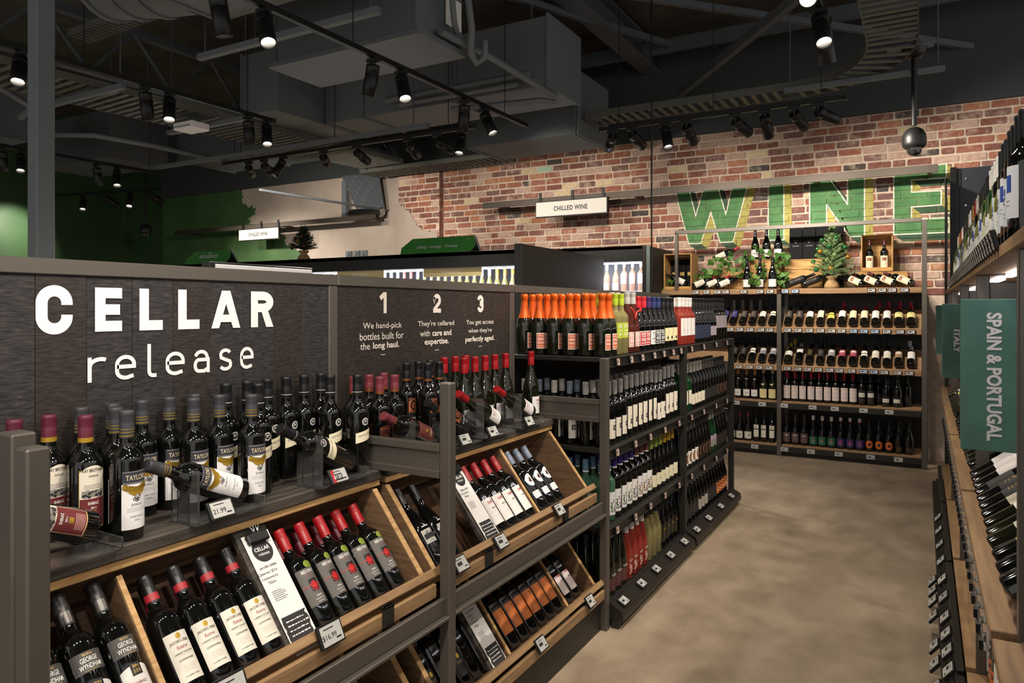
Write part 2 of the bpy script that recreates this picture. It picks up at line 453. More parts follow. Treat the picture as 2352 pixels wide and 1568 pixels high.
# wall rails with the chilled wine signs
FLAT = mat('brushed_flat_bar', '#4f473f', 0.5, 0.5)
def wall_rail(x0, x1, z0, z1, label, brackets):
    t = thing('sign_rail', label, 'rail', ((x0+x1)/2, 8.09, z0))
    def part(n, a, b, y0, y1, c, d, m): bx(n, a-(x0+x1)/2, b-(x0+x1)/2, y0-8.09, y1-8.09, c-z0, d-z0, m, t, .002)
    part('flat_bar', x0, x1, 8.08, 8.1, z0, z1, FLAT)
    for xb in brackets: part('bracket', xb-.02, xb+.02, 8.1, 8.495, z0+.02, z1-.02, FLAT)
SIGNW = mat('sign_face', '#d2cdc5', .6)
def hanging_sign(x0, x1, z0, z1, label):
    cx = (x0+x1)/2
    t = thing('hanging_sign', label, 'sign', (cx, 8.03, z0), group='white aisle signs on wall rails')
    w = x1-x0; h = z1-z0
    bx('frame', -w/2, w/2, -.02, .03, 0, h, BLACKM, t)
    f = bx('face', -w/2+.012, w/2-.012, -.0235, -.015, .012, h-.012, SIGNW, t, .001)
    mb = MB(); put_text(mb, 'CHILLED WINE', basis((1, 0, 0), (0, 0, 1), (0, -1, 0), (0, -.0245, h*.5)), w*.47, h*.3, 0, .03, 1.08)
    mb.build('lettering', BLACKP, f)
    for k in (-.46, .0, .42): bx('strap', w*k-.018, w*k+.018, .03, .048, h-.05, h+.12, BLACKM, t)
wall_rail(-5.07, .12, 2.865, 2.945, 'long brushed metal flat bar rail across the brick wall', (-4.9, -3, -1, .05))
wall_rail(-11.5, -6.92, 2.845, 2.915, 'brushed metal flat bar rail across the green and plaster wall', (-11.3, -9, -7.1))
hanging_sign(-4.24, -3.27, 2.685, 2.885, 'white chilled wine sign hanging in front of brick wall')
hanging_sign(-9.73, -8.8, 2.645, 2.835, 'white chilled wine sign hanging beside green painted wall')
for k, x in enumerate((-7.76, -7.6, -7.45)):
    t = thing('conduit_box', 'small grey conduit box on plaster wall, %s of three from the left' % ORD[k], 'conduit box', (x, 8.495, 2.34), group='grey conduit boxes on the plaster wall')
    bx('cover', -.05, .05, -.05, 0, 0, .1, CHAR3, t); MB().cyl((0, -.05, .05), (0, -.075, .05), .032).build('socket', CHAR3, t)

# ================================================================ COLUMN AND CEILING SERVICES
def one(name, mb, m, label, cat, group=None): return tag(mb.build(name, m), label, cat, group)
struct(bx('column', -4.518, -4.414, 2.233, 2.337, 0, 4.75, CHAR3, None, .008))
# air handling: boxes with flanges
def duct(x0, x1, y0, y1, z0, z1, label, m=CHAR2, seams=()):
    t = thing('air_duct', label, 'duct', ((x0+x1)/2, (y0+y1)/2, z0), group='charcoal ducts and fan coil units under the roof')
    w, d, h = (x1-x0)/2, (y1-y0)/2, z1-z0
    bx('casing', -w, w, -d, d, 0, h, m, t, .006)
    for sx in seams:
        x = sx*w; MB().cbox(x-.015, x+.015, -d-.02, d+.02, -.02, h+.02).build('flange', m, t)
    for sx in (-.85, .85): MB().cyl((sx*w, -d*.8, h), (sx*w, -d*.8, 4.75-z0), .007, n=6).build('drop_rod', CHAR, t)
    for sx in (-1, 1): bx('edge_flange', sx*w-.012, sx*w+.012, -d-.015, d+.015, -.015, h+.015, m, t, .002)
    return t
fcu = duct(-4.45, -3.06, 4.02, 4.55, 3.49, 3.98, 'fan coil unit with flat drip tray in front of large duct')
bx('drip_tray', -.745, .745, -.3, .28, -.045, -.005, CHAR2, fcu)
bx('rating_sticker', .717, .722, .05, .25, .14, .36, PAPER, fcu, .0005)
MB().tube([(.72, -.1, .34), (.8, -.1, .34), (.84, -.05, .3), (.84, -.02, .12), (.78, .1, .08)], .022).build('coolant_pipe', CHAR2, fcu)
MB().tube([(.72, .0, .42), (.86, .0, .42), (.9, .05, .38), (.9, .12, .1), (.84, .2, -.05), (.84, .28, -.1), (.9, .3, -.06), (.9, .3, .06)], .026).build('insulated_pipe', CHAR2, fcu)
duct(-4.3, -3.0, 2.3, 3.42, 3.58, 4.2, 'wide flat duct nearest overhead, seen from below', seams=(-.3, .4))
duct(-5.46, -2.86, 5.63, 6.3, 3.5, 4.12, 'long square duct behind fan coil unit', seams=(-.62, .25))
duct(-6.02, -5.5, 5.0, 6.3, 3.5, 4.12, 'square duct stub left of the long duct')
duct(-4.56, -3.17, 6.95, 7.75, 3.4, 4.05, 'deep square duct just above the brick wall', seams=(.95,))
duct(-10.1, -8.62, 5.2, 5.95, 3.4, 4.0, 'dark duct box left of grey column lights', CHAR)
duct(-8.58, -6.4, 6.1, 7.0, 3.5, 4.1, 'dark duct box above the wide cable tray', CHAR, (0, .6))
duct(-9.6, -8.4, 3.3, 4.2, 3.36, 3.9, 'dark duct box at far left behind column', CHAR)
# round insulated duct
mb = MB(); pts = [(-4.98, 3.0, 3.86), (-4.78, 3.05, 3.85), (-4.58, 3.1, 3.84), (-4.31, 3.16, 3.83)]
for i in range(3): mb.cyl(pts[i], pts[i+1], .27, .27, 24)
for p in pts[:3]:
    mb.cyl(Vector(p)+Vector((-.02, 0, 0)), Vector(p)+Vector((.02, 0, 0)), .285, .285, 24)
one('round_duct', mb, CHAR2, 'round ribbed duct at top left overhead', 'duct')
# pipes
for k, (pts, r, lb) in enumerate([
    ([(-3.85, 5.6, 3.42), (-3.0, 5.75, 3.42), (-2.9, 5.87, 3.42), (-2.88, 5.8, 3.46), (-2.95, 4.7, 3.52), (-2.98, 4.35, 3.52), (-2.99, 4.2, 3.52)], .028, 'grey drain pipe wrapping the corner of the long duct'),
    ([(-4.6, 5.55, 3.6), (-3.0, 5.55, 3.6)], .035, 'grey insulated pipe along front of long duct, upper one'),
    ([(-4.4, 5.52, 3.52), (-3.1, 5.52, 3.52)], .025, 'grey insulated pipe along front of long duct, lower one'),
    ([(-8.6, 4.4, 3.5), (-7.9, 4.6, 3.45), (-7.6, 5.1, 3.4), (-7.5, 6.0, 3.36)], .03, 'grey pipe bending below the dark duct at left'),
    ([(-7.4, 3.2, 3.6), (-7.1, 3.3, 3.5), (-7.2, 3.6, 3.42), (-7.6, 3.7, 3.4)], .03, 'curved grey pipe by the far left column side')]):
    one('pipe', MB().tube(pts, r), CHAR2, lb, 'pipe', 'grey pipes around the ducts')
# steel beams and braces
def bar(name, p, q, w, h, m, label, cat, group=None):
    p, q = Vector(p), Vector(q); d = (q-p); L = d.length; d.normalize()
    side = d.cross(Vector((0, 0, 1)))
    side = Vector((1, 0, 0)) if side.length < .01 else side.normalized()
    upv = side.cross(d).normalized()
    o = MB().cbox(0, L, -w/2, w/2, -h/2, h/2, .003).build(name, m)
    o.matrix_local = basis(d, side, upv, p)
    return tag(o, label, cat, group)
gb = 'steel roof beams and braces'
t = thing('roof_beam', 'heavy steel roof beam running back above the hanging rod', 'beam', (-2.87, 2.5, 4.4), group=gb)
bx('flange', -.11, .11, 0, 6, 0, .018, CHAR, t); bx('flange', -.11, .11, 0, 6, .28, .298, CHAR, t); bx('web', -.008, .008, 0, 6, .018, .28, CHAR, t)
bar('roof_brace', (-2.49, 8.3, 4.06), (-.45, 6.0, 4.25), .07, .09, CHAR, 'diagonal steel brace from beam foot to upper right', 'brace', gb)
bar('roof_brace', (-2.9, 5.9, 4.5), (.87, 8.84, 4.1), .06, .06, CHAR, 'long thin steel brace crossing behind bright spotlights', 'brace', gb)
bar('roof_brace', (-3.6, 4.6, 4.3), (-2.4, 8.0, 4.5), .06, .06, CHAR, 'steel brace above the deep square duct', 'brace', gb)
bar('roof_purlin', (-7.6, 7.9, 4.5), (2.4, 7.9, 4.5), .06, .15, CHAR, 'steel purlin along the back wall under the roof', 'purlin', gb)
bar('roof_purlin', (-2.6, 4.9, 4.62), (2.6, 4.9, 4.62), .06, .15, CHAR, 'steel purlin crossing above the aisle', 'purlin', gb)
bar('roof_purlin', (-2.6, 6.4, 4.62), (2.6, 6.4, 4.62), .06, .15, CHAR, 'steel purlin crossing beyond the security camera', 'purlin', gb)
t = thing('roof_truss', 'open web steel truss under roof at upper left', 'truss', (-6.95, 2.2, 3.8), group=gb)
bx('top_chord', -.05, .05, 0, 6.3, .5, .58, CHAR, t); bx('bottom_chord', -.05, .05, 0, 6.3, 0, .07, CHAR, t)
for k in range(14):
    y = k*.45; a, b = ((y, .04), (y+.42, .52)) if k % 2 == 0 else ((y, .52), (y+.42, .04))
    MB().cyl((0, a[0], a[1]), (0, b[0], b[1]), .02, n=8).build('web_bar', CHAR, t)
# cable trays: two side rails and rungs
TRAY = mat('cable_tray_paint', '#5f5f58', 0.6, 0.2)
def tray(p0, p1, width, label, step=.075, z=3.4):
    p0, p1 = Vector((p0[0], p0[1], 0)), Vector((p1[0], p1[1], 0)); d = p1-p0; L = d.length; d.normalize(); s = Vector((-d.y, d.x, 0))
    t = thing('cable_tray', label, 'cable tray', group='perforated cable trays under the roof', M=basis(d, s, (0, 0, 1), (p0.x, p0.y, z)))
    for sg in (-1, 1):
        mb = MB().box(0, L, sg*width/2-.004, sg*width/2+.004, 0, .06)
        mb.build('side_rail', TRAY, t)
    me = MB().box(-.02, .02, -width/2, width/2, 0, .012).mesh('rung', TRAY)
    x = .04
    while x < L:
        o = link('rung', me, t); o.location = (x, 0, 0); x += step
    for k in (.06, .94): MB().cyl((L*k, width/2+.01, 0), (L*k, width/2+.01, 4.75-z), .006, n=6).build('drop_rod', CHAR, t)
    for k in (-.25, .25): MB().box(0, L, width*k-.01, width*k+.01, .012, .016).build('spine', TRAY, t)
    return t
tray((-6.52, 2.0), (-6.2, 7.4), .72, 'wide cable tray along left behind the column', .09, 3.42)
tray((-6.7, 3.75), (-5.35, 3.7), .2, 'short narrow cable tray at top left', .07, 4.0)
tray((-4.6, 7.95), (-6.9, 7.95), .4, 'cable tray along plaster wall below roof', .09, 3.45)
# curved tray on the right: straight over the aisle, a bend, then along the brick wall
t = thing('cable_tray', 'curved cable tray sweeping from overhead to the brick wall', 'cable tray', (0, 0, 3.55), group='perforated cable trays under the roof')
path = [(-.2, 3.4 + .1*k) for k in range(27)]
cxr, cyr, rr = -1.05, 6.05, .85
wd = .34
full = path + [(cxr + (rr)*math.cos(a), cyr + (rr+.25)*math.sin(a)) for a in [R(4+8.2*k) for k in range(11)]] + [(-1.1-.1*k, 7.16) for k in range(1, 21)]
rails = [MB(), MB()]; prev = None
rung = MB().box(-.02, .02, -wd/2, wd/2, 0, .012).mesh('rung', TRAY)
for i, p in enumerate(full):
    a = Vector(full[max(i-1, 0)]); b = Vector(full[min(i+1, len(full)-1)]); d = (b-a).normalized(); s = Vector((-d.y, d.x))
    o = link('rung', rung, t); o.matrix_local = basis((d.x, d.y, 0), (s.x, s.y, 0), (0, 0, 1), (p[0], p[1], 0))
    ends = [Vector(p) + s*(wd/2), Vector(p) - s*(wd/2)]
    if prev:
        for k in (0, 1):
            q0, q1 = prev[k], ends[k]
            rails[k].add([(q0.x, q0.y, 0), (q1.x, q1.y, 0), (q1.x, q1.y, .07), (q0.x, q0.y, .07)], [(0, 1, 2, 3)])
    prev = ends
for k in (0, 1):
    o = rails[k].build('side_rail', TRAY, t); o.modifiers.new('thick', 'SOLIDIFY').thickness = .006
# struts and drop rods
for k, (x0, x1, y, z, lb) in enumerate([(-4.75, -3.0, 3.55, 3.42, 'pale strut channel hanging below the fan coil unit'), (-6.75, -5.7, 3.55, 3.35, 'strut channel under the wide tray, nearest the column'),
        (-6.7, -5.5, 4.65, 3.32, 'strut channel under the wide tray by white sensor box'), (-8.5, -4.05, 5.5, 3.25, 'long strut channel above the cross track'),
        (-1.1, .15, 6.9, 3.5, 'strut channel under the curved tray by the dome camera')]):
    t = thing('strut_channel', lb, 'strut', ((x0+x1)/2, y, z), group='strut channels on drop rods'); w = (x1-x0)/2
    bx('channel', -w, w, -.025, .025, 0, .045, CHAR2, t)
    for sx in (-.92, .92): MB().cyl((w*sx, 0, .045), (w*sx, 0, 4.75-z), .006, n=6).build('drop_rod', CHAR, t)
one('hanging_rod', MB().cyl((-1.85, 5.44, 1.69), (-1.85, 5.44, 4.75), .007, n=8), BLACKM, 'thin black rod hanging from roof to centre rack', 'rod')
t = thing('ceiling_sensor', 'white rectangular sensor box on strut under cable tray', 'sensor', (-6.16, 4.52, 3.27))
bx('housing', -.14, .14, -.1, .1, 0, .07, WHITE, t, .008); bx('slot', -.12, .12, -.103, -.1, .02, .03, CHAR3, t, .001)
# dome cameras on poles
for (x, y, zt, zd, lb) in ((-.07, 6.87, 3.69, 2.94, 'black dome security camera on long pole before brick wall'), (-11.25, 7.39, 4.68, 2.84, 'black dome security camera on pole before green wall')):
    t = thing('security_camera', lb, 'camera', (x, y, zd), group='dome cameras on poles')
    MB().lathe([(.024, .115), (.04, .11), (.066, .09), (.084, .06), (.091, .025), (.091, -.02), (.084, -.045), (.066, -.06)], 24).build('housing', BLACKP, t)
    MB().lathe([(.0, -.125), (.03, -.118), (.05, -.1), (.058, -.075), (.06, -.06)], 20, cap0=False).build('dome', mat('smoked_dome', '#202020', .05, spec=.8, coat=1), t)
    MB().cyl((0, 0, .13), (0, 0, zt-zd), .022).build('pole', BLACKM, t)
    MB().lathe([(.025, zt-zd-.06), (.06, zt-zd-.05), (.09, zt-zd-.01), (.095, zt-zd+.02)], 20).build('canopy', BLACKM, t)
    bx('mounting_plate', -.2, .14, -.03, .03, zt-zd+.02, zt-zd+.06, CHAR2, t)
# vertical ladder tray, foil-wrapped duct end and post on the plaster wall
t = thing('wall_ladder_tray', 'perforated cable ladder slanting down to foil wrapped duct on plaster wall', 'cable tray', (-7.4, 8.3, 3.0))
mb = MB().add([(-.36, 0, .58), (.38, 0, .56), (.45, .05, .03), (-.1, .05, .05)], [(0, 1, 2, 3)])
b = mb.build('back_sheet', CHAR, t)
for r_ in range(9):
    for c_ in range(9):
        u_, v_ = (c_+.5)/9, (r_+.5)/9
        xx = (-.36+.74*u_)*(1-v_)+(-.1+.55*u_)*v_; zz = .57*(1-v_)+.04*v_
        if (r_*7+c_*3) % 4: MB().box(xx-.02, xx+.02, -.012+.05*v_, -.004+.05*v_, zz-.008, zz+.008).build('slot_plate', CHAR if (r_+c_) % 3 else CHAR3, t)
mb = MB(); rf = random.Random(2)
mb.cyl((-.2, .05, -.02), (.42, .05, -.02), .08, .07, 10, smooth=False); mb.v = [(x+rf.uniform(-.012, .012), y+rf.uniform(-.012, .012), z+rf.uniform(-.012, .012)) for x, y, z in mb.v]
mb.build('foil_wrap', mat('crumpled_foil', '#b9b9b9', .25, 1.0), t)
bx('drop_post', -.34, -.26, -.02, .04, -.06, .5, CHAR2, t)
bar('brace_bar', (-7.15, 6.2, 3.02), (-7.0, 8.5, 3.02), .03, .03, CHAR, 'thin grey bar running back towards the ladder tray', 'bar')

# ================================================================ TRACK LIGHTS
def track(p, q, label):
    p, q = Vector(p), Vector(q); L = (q-p).length; d = (q-p).normalized()
    t = thing('lighting_track', label, 'lighting track', group='black lighting tracks', M=basis(d, Vector((0, 0, 1)).cross(d), (0, 0, 1), p))
    bx('extrusion', 0, L, -.018, .018, 0, .036, BLACKM, t)
    bx('end_cap', -.03, 0, -.02, .02, -.004, .04, BLACKP, t); bx('end_cap', L, L+.03, -.02, .02, -.004, .04, BLACKP, t)
    for k in (.08, .5, .92): MB().cyl((L*k, 0, .036), (L*k, 0, 4.75-p.z), .004, n=6).build('suspension_wire', BLACKM, t)
def spot(x, y, z, d, label, power=1.0, ang=78, dx=0, col=WARM):
    """spotlight head under a track point, aimed along d"""
    d = Vector(d).normalized()
    t = thing('spotlight', label, 'spotlight', (x, y, z), group='black track spotlights')
    bx('adapter', -.05, .05, -.016, .016, -.03, 0, BLACKP, t, .003)
    MB().cyl((0, 0, -.03), (0, 0, -.085), .013, n=10).build('stem', BLACKP, t)
    a = d.orthogonal().normalized(); M = basis(a, d.cross(a), d, Vector((0, 0, -.075)) + Vector((d.x, d.y, 0))*.03)
    b = MB().lathe([(.03, -.035), (.042, -.03), (.045, -.02), (.045, .02), (.043, .022), (.043, .026), (.045, .028), (.045, .17), (.042, .173), (.039, .17), (.039, .125)], 24, cap1=False).build('head', BLACKM, t, M)
    MB().lathe([(.0005, .132), (.0385, .132)], 20, cap0=False, cap1=False).build('lens', LENS, b)
    if power > 0:
        l = bpy.data.lights.new('spot_lamp', 'SPOT'); l.energy = LAMP_W*power; l.color = col
        l.spot_size = R(ang); l.spot_blend = .7; l.shadow_soft_size = .035
        o = bpy.data.objects.new('spot_lamp', l); COL.objects.link(o); o.parent = t
        pos = M @ Vector((0, 0, .185)); o.matrix_local = basis(-a, d.cross(a), -d, pos)
    return t
ZT = 3.2
track((-3.15, 1.2, ZT), (-3.15, 5.75, ZT), 'lighting track running over the fan coil unit')
track((-5.03, 1.2, ZT), (-5.03, 4.5, ZT), 'lighting track passing behind grey column')
track((-8.2, 3.0, ZT), (-8.2, 5.64, ZT), 'lighting track at far left past the column')
track((-7.0, 5.57, ZT), (-3.6, 5.57, ZT), 'lighting track crossing in front of the plaster wall')
track((-2.6, 6.25, ZT), (-.55, 6.25, ZT), 'lighting track in front of the brick wall lettering')
track((-.5, -1.6, ZT), (-.5, 4.7, ZT), 'lighting track above the aisle at upper right')
track((-11.6, 5.8, ZT), (-9.2, 6.3, ZT), 'short lighting track before the dark green wall')
def heads(prefix, lst):
    for i, (x, y, d, pw) in enumerate(lst): spot(x, y, ZT, d, '%s, %s' % (prefix, ORD[i] + ' along it'), pw)
heads('black spotlight on track over fan coil unit', [(-3.15, 2.46, (.02, .2, -1), 1), (-3.15, 2.76, (.5, -.25, -1), 1), (-3.15, 3.67, (-.3, .1, -1), 1), (-3.15, 3.96, (.45, -.3, -1), 1), (-3.15, 4.76, (-.2, .15, -1), 1), (-3.15, 5.05, (.55, -.1, -1), 1)])
heads('black spotlight on track behind grey column', [(-5.03, 2.45, (.4, -.3, -1), .8), (-5.03, 3.3, (-.1, .2, -1), .8), (-5.03, 3.5, (.4, -.3, -1), .8), (-5.03, 4.24, (-.1, .2, -1), .8), (-5.03, 4.44, (.4, -.3, -1), .8)])
heads('black spotlight on far left track', [(-8.2, 3.81, (-.15, .2, -1), .6), (-8.2, 4.0, (.4, -.25, -1), .6), (-8.2, 4.79, (-.1, .2, -1), .6), (-8.2, 5.03, (.4, -.25, -1), .6)])
heads('black spotlight on track crossing before plaster wall', [(-6.6, 5.57, (-.8, 1, -.3), 1.0), (-6.35, 5.57, (-.35, 1, -.3), .75), (-6.05, 5.57, (-.2, -.55, -1), .6), (-5.46, 5.57, (-.6, 1, -.32), 1.1), (-5.0, 5.57, (-.1, 1, -.34), .8), (-4.35, 5.57, (-.1, 1, -.4), .65), (-4.0, 5.57, (.35, 1, -.36), .7), (-3.72, 5.57, (.1, -.4, -1), .6)])
heads('black spotlight on track before wall lettering', [(-2.5, 6.25, (-.6, .9, -.4), .85), (-2.31, 6.25, (.2, .9, -.42), .75), (-2.0, 6.25, (.25, -.3, -1), .8), (-1.81, 6.25, (.1, .9, -.6), .75), (-1.39, 6.25, (.45, .9, -.42), .8), (-1.15, 6.25, (.05, .8, -.8), .7), (-.92, 6.25, (.3, .9, -.45), .8), (-.74, 6.25, (.8, .9, -.35), 1.0)])
heads('black spotlight on track above aisle', [(-.5, -1.2, (-.75, .8, -1), .7), (-.5, -.4, (-.75, .6, -1), .7), (-.5, .4, (-.8, .3, -1), .7), (-.5, 1.2, (-.75, .35, -1), .7), (-.5, 1.9, (.35, .35, -1), .6), (-.5, 2.6, (-.55, .5, -1), .7), (-.5, 3.1, (-.75, .35, -1), .7), (-.5, 3.4, (-.7, .8, -1), .7), (-.5, 3.88, (.1, -1, -.6), .4), (-.5, 4.28, (.2, -.5, -1), .7), (-.5, 4.45, (.1, .45, -1), .7)])
track((.9, .2, ZT), (.9, 6.4, ZT), 'lighting track above the right rack')
heads('black spotlight on track above right rack', [(.9, .9, (-1, .1, -.85), .45), (.9, 2.1, (-1, .15, -.85), .45), (.9, 3.3, (-1, .15, -.85), .5), (.9, 4.5, (-1, .1, -.85), .5), (.9, 5.6, (-1, .0, -.85), .5)])
heads('black spotlight on short track before dark green wall', [(-11.4, 5.84, (-1, .05, -.5), 1.3), (-10.6, 6.0, (.4, -.3, -1), .6), (-10.2, 6.08, (.3, .9, -.6), 1.4), (-9.75, 6.18, (.4, -.4, -1), .6), (-9.4, 6.25, (.2, .9, -.6), 1.4)])
spot(-10.2, 3.6, ZT, (-.9, -.05, -.6), 'black spotlight washing the green wall left of the column', 2.2)
track((-10.2, 3.0, ZT), (-10.2, 4.2, ZT), 'short lighting track left of the column by green wall')
# ================================================================ BOTTLES
GL = {'black': mat('black_wine_glass', '#0a0b0a', .06, spec=.75, coat=.3), 'olive': mat('olive_wine_glass', '#14160a', .06, spec=.75, coat=.3),
      'green': mat('green_bottle_glass', '#1f4a28', .05, trans=.45, ior=1.35), 'teal': mat('pale_green_glass', '#5f8f70', .05, trans=.55, ior=1.33),
      'rose': mat('rose_wine_glass', '#b8483a', .05, trans=.5, ior=1.33), 'clear': mat('straw_wine_glass', '#b7ad74', .05, trans=.6, ior=1.33),
      'rosedk': mat('dark_rose_glass', '#5a2a22', .05, trans=.3, ior=1.33), 'blush': mat('blush_wine_glass', '#e6b49a', .05, trans=.85, ior=1.33),
      'yellow': mat('yellow_green_glass', '#8a8a20', .05, trans=.6, ior=1.33), 'tissue': noisy('tissue_wrap', '#8d8378', '#a89d92', (60, 60, 60), 6, .9, .6)}
def cm(h, rough=.38, metal=0.0):
    return mat('paint_' + h.strip('#') + ('_m' if metal else ''), h, rough, metal)
GOLD = mat('gold_foil', '#b3902f', .4, .35); COPPER = mat('copper_foil', '#a3643a', .35, .7)
def prof(shape, H, Rb):
    if shape == 'bordeaux':
        return [(Rb*.82, .004), (Rb*.93, .0), (Rb, .006), (Rb, H*.60), (Rb*.985, H*.625), (Rb*.9, H*.655), (Rb*.72, H*.685), (Rb*.53, H*.71), (Rb*.43, H*.735), (.0148, H*.78), (.0145, H*.97), (.0155, H*.975), (.0155, H)]
    if shape == 'burgundy':
        return [(Rb*.82, .004), (Rb*.94, .0), (Rb, .006), (Rb, H*.42), (Rb*.985, H*.46), (Rb*.93, H*.51), (Rb*.82, H*.565), (Rb*.67, H*.625), (Rb*.54, H*.68), (Rb*.44, H*.735), (.0155, H*.8), (.0145, H*.97), (.0155, H*.975), (.0155, H)]
    if shape == 'flute':
        return [(Rb*.82, .004), (Rb*.94, .0), (Rb, .006), (Rb, H*.36), (Rb*.98, H*.42), (Rb*.9, H*.5), (Rb*.76, H*.6), (Rb*.6, H*.69), (Rb*.47, H*.77), (.0152, H*.85), (.0145, H*.97), (.0155, H)]
    if shape == 'sparkling':
        return [(Rb*.8, .005), (Rb*.94, .0), (Rb, .008), (Rb, H*.38), (Rb*.98, H*.44), (Rb*.9, H*.51), (Rb*.76, H*.585), (Rb*.6, H*.655), (Rb*.47, H*.72), (.0175, H*.79), (.0155, H*.9), (.017, H*.93), (.015, H)]
def rad_at(pf, z):
    for (r0, z0), (r1, z1) in zip(pf, pf[1:]):
        if z1 > z0 and z0 <= z <= z1: return r0+(r1-r0)*(z-z0)/(z1-z0)
    return pf[-1][0]
BT = {}
class Art:
    """flat print bent round the bottle: x is arc length, z height"""
    def __init__(s, r): s.r = r; s.mb = MB(); s.mats = []
    def mi(s, m):
        if m not in s.mats: s.mats.append(m)
        return s.mats.index(m)
    def bend(s, x, z, lift):
        a = x/s.r; return ((s.r+lift)*math.sin(a), -(s.r+lift)*math.cos(a), z)
    def text(s, body, zc, w, h, m, bold=.0, xc=0, shear=0, lift=.0011, rot=0):
        vs, fs, tw, th = text2d(body, bold, 1.0, shear)
        w = w or h*tw/th
        c, n = math.cos(rot), math.sin(rot)
        s.mb.add([s.bend(xc+x*w/tw*c-y*h/th*n, zc+x*w/tw*n+y*h/th*c, lift) for x, y in vs], fs, s.mi(m))
    def rect(s, x0, x1, z0, z1, m, lift=.0008, skew=0):
        k = max(1, int((x1-x0)/.006)); vs = []
        for i in range(k+1):
            x = x0+(x1-x0)*i/k; d = skew*(i/k-.5)
            vs += [s.bend(x, z0+d, lift), s.bend(x, z1+d, lift)]
        s.mb.add(vs, [(2*i, 2*i+2, 2*i+3, 2*i+1) for i in range(k)], s.mi(m))
    def disc(s, xc, zc, rx, rz, m, lift=.0009, n=16, r_in=0):
        vs = []; fs = []
        rings = [1.0, .5] if not r_in else [1.0, r_in]
        for q in rings:
            for i in range(n):
                t = 2*math.pi*i/n; vs.append(s.bend(xc+rx*q*math.cos(t), zc+rz*q*math.sin(t), lift))
        fs = [(i, (i+1) % n, n+(i+1) % n, n+i) for i in range(n)]
        if not r_in: fs.append(tuple(range(n, 2*n)))
        s.mb.add(vs, fs, s.mi(m))
    def lines(s, zs, w, m, h=.0012, xc=0):
        for z in zs: s.rect(xc-w/2, xc+w/2, z, z+h, m, .0009)
def bottle_type(key, name, desc, shape='bordeaux', H=.305, Rb=.0375, glass='black', cap='#111111', capl=.06, capm=None, bands=(), label=None, art=None, neck=None, seg=28, arch=0.0):
    """label = (z0, z1, half width in degrees, colour)"""
    pf = prof(shape, H, Rb)
    body = MB().lathe(pf, seg).mesh(name, GL[glass])
    parts = [('body', body)]
    capmat = capm or cm(cap, .35)
    mb = MB(); mats = [capmat]
    if shape == 'sparkling':
        z0 = H*.60
        q = [(rad_at(pf, z)+.0009, z) for z in [z0+(H*.9-z0)*k/7 for k in range(8)]]
        q += [(.0175, H*.905), (.0195, H*.915), (.0185, H*.935), (.0205, H*.945), (.0195, H*.985), (.015, H*1.002)]
        mb.lathe(q, seg, 0, cap0=False)
    else:
        z0 = H-capl
        q = [(rad_at(pf, z0)+.0012, z0), (.0162, z0+.001)]
        q = [(max(rad_at(pf, z0)+.001, .0158), z0), (.0165, z0+capl*.55), (.0158, z0+capl*.58), (.0166, z0+capl*.62), (.0158, z0+capl*.7), (.0168, z0+capl*.74), (.0158, z0+capl*.82), (.0168, z0+capl*.86), (.0168, H-.001), (.0155, H+.0015)]
        mb.lathe(q, 20, 0, cap0=False)
        for zb, hb, mm in bands:
            mats.append(mm); r = max(rad_at(pf, z0+zb)+.0012, .0163)+.0004
            mb.lathe([(r, z0+zb), (r, z0+zb+hb)], 20, len(mats)-1, cap0=False, cap1=False)
    parts.append(('foil_capsule' if shape == 'sparkling' else 'screw_cap', mb.mesh('cap', mats)))
    lab = None; prt = None
    if label:
        z0, z1, half, colr = label
        m = colr if not isinstance(colr, str) else cm(colr, .6)
        n = 16; vs = []
        rr = Rb+.0005
        for i in range(n+1):
            a = R(-half+2*half*i/n); top = z1 + arch*(1-((i/n-.5)*2)**2)
            vs += [(rr*math.sin(a), -rr*math.cos(a), z0), (rr*math.sin(a), -rr*math.cos(a), top)]
        mb = MB().add(vs, [(2*i, 2*i+2, 2*i+3, 2*i+1) for i in range(n)], 0, True)
        lab = mb.mesh('label', m)
    if art:
        a = Art(Rb); art(a)
        prt = a.mb.mesh('label_print', a.mats)
    BT[key] = dict(name=name, desc=desc, parts=parts, label=lab, print=prt, H=H, R=Rb, lc=label)
def put(key, M, label, group):
    t = BT[key]
    o = link(t['name'], t['parts'][0][1], None, M); tag(o, label, 'bottle', group)
    c = link(t['parts'][1][0], t['parts'][1][1], o)
    l = o
    if t['label']: l = link('label', t['label'], o)
    if t['print']: link('label_print', t['print'], l)
    return o
STUFF = []
def stuff_put(key, M): STUFF.append((key, M))
def up(x, y, z, rot=90, j=6):
    return Matrix.Translation((x, y, z)) @ Matrix.Rotation(R(rot + random.uniform(-j, j)), 4, 'Z')
INK = cm('#2c2a2a', .6); GREY = cm('#8b8886', .6); REDI = cm('#b3262a', .55); WHT = cm('#eceae6', .6)

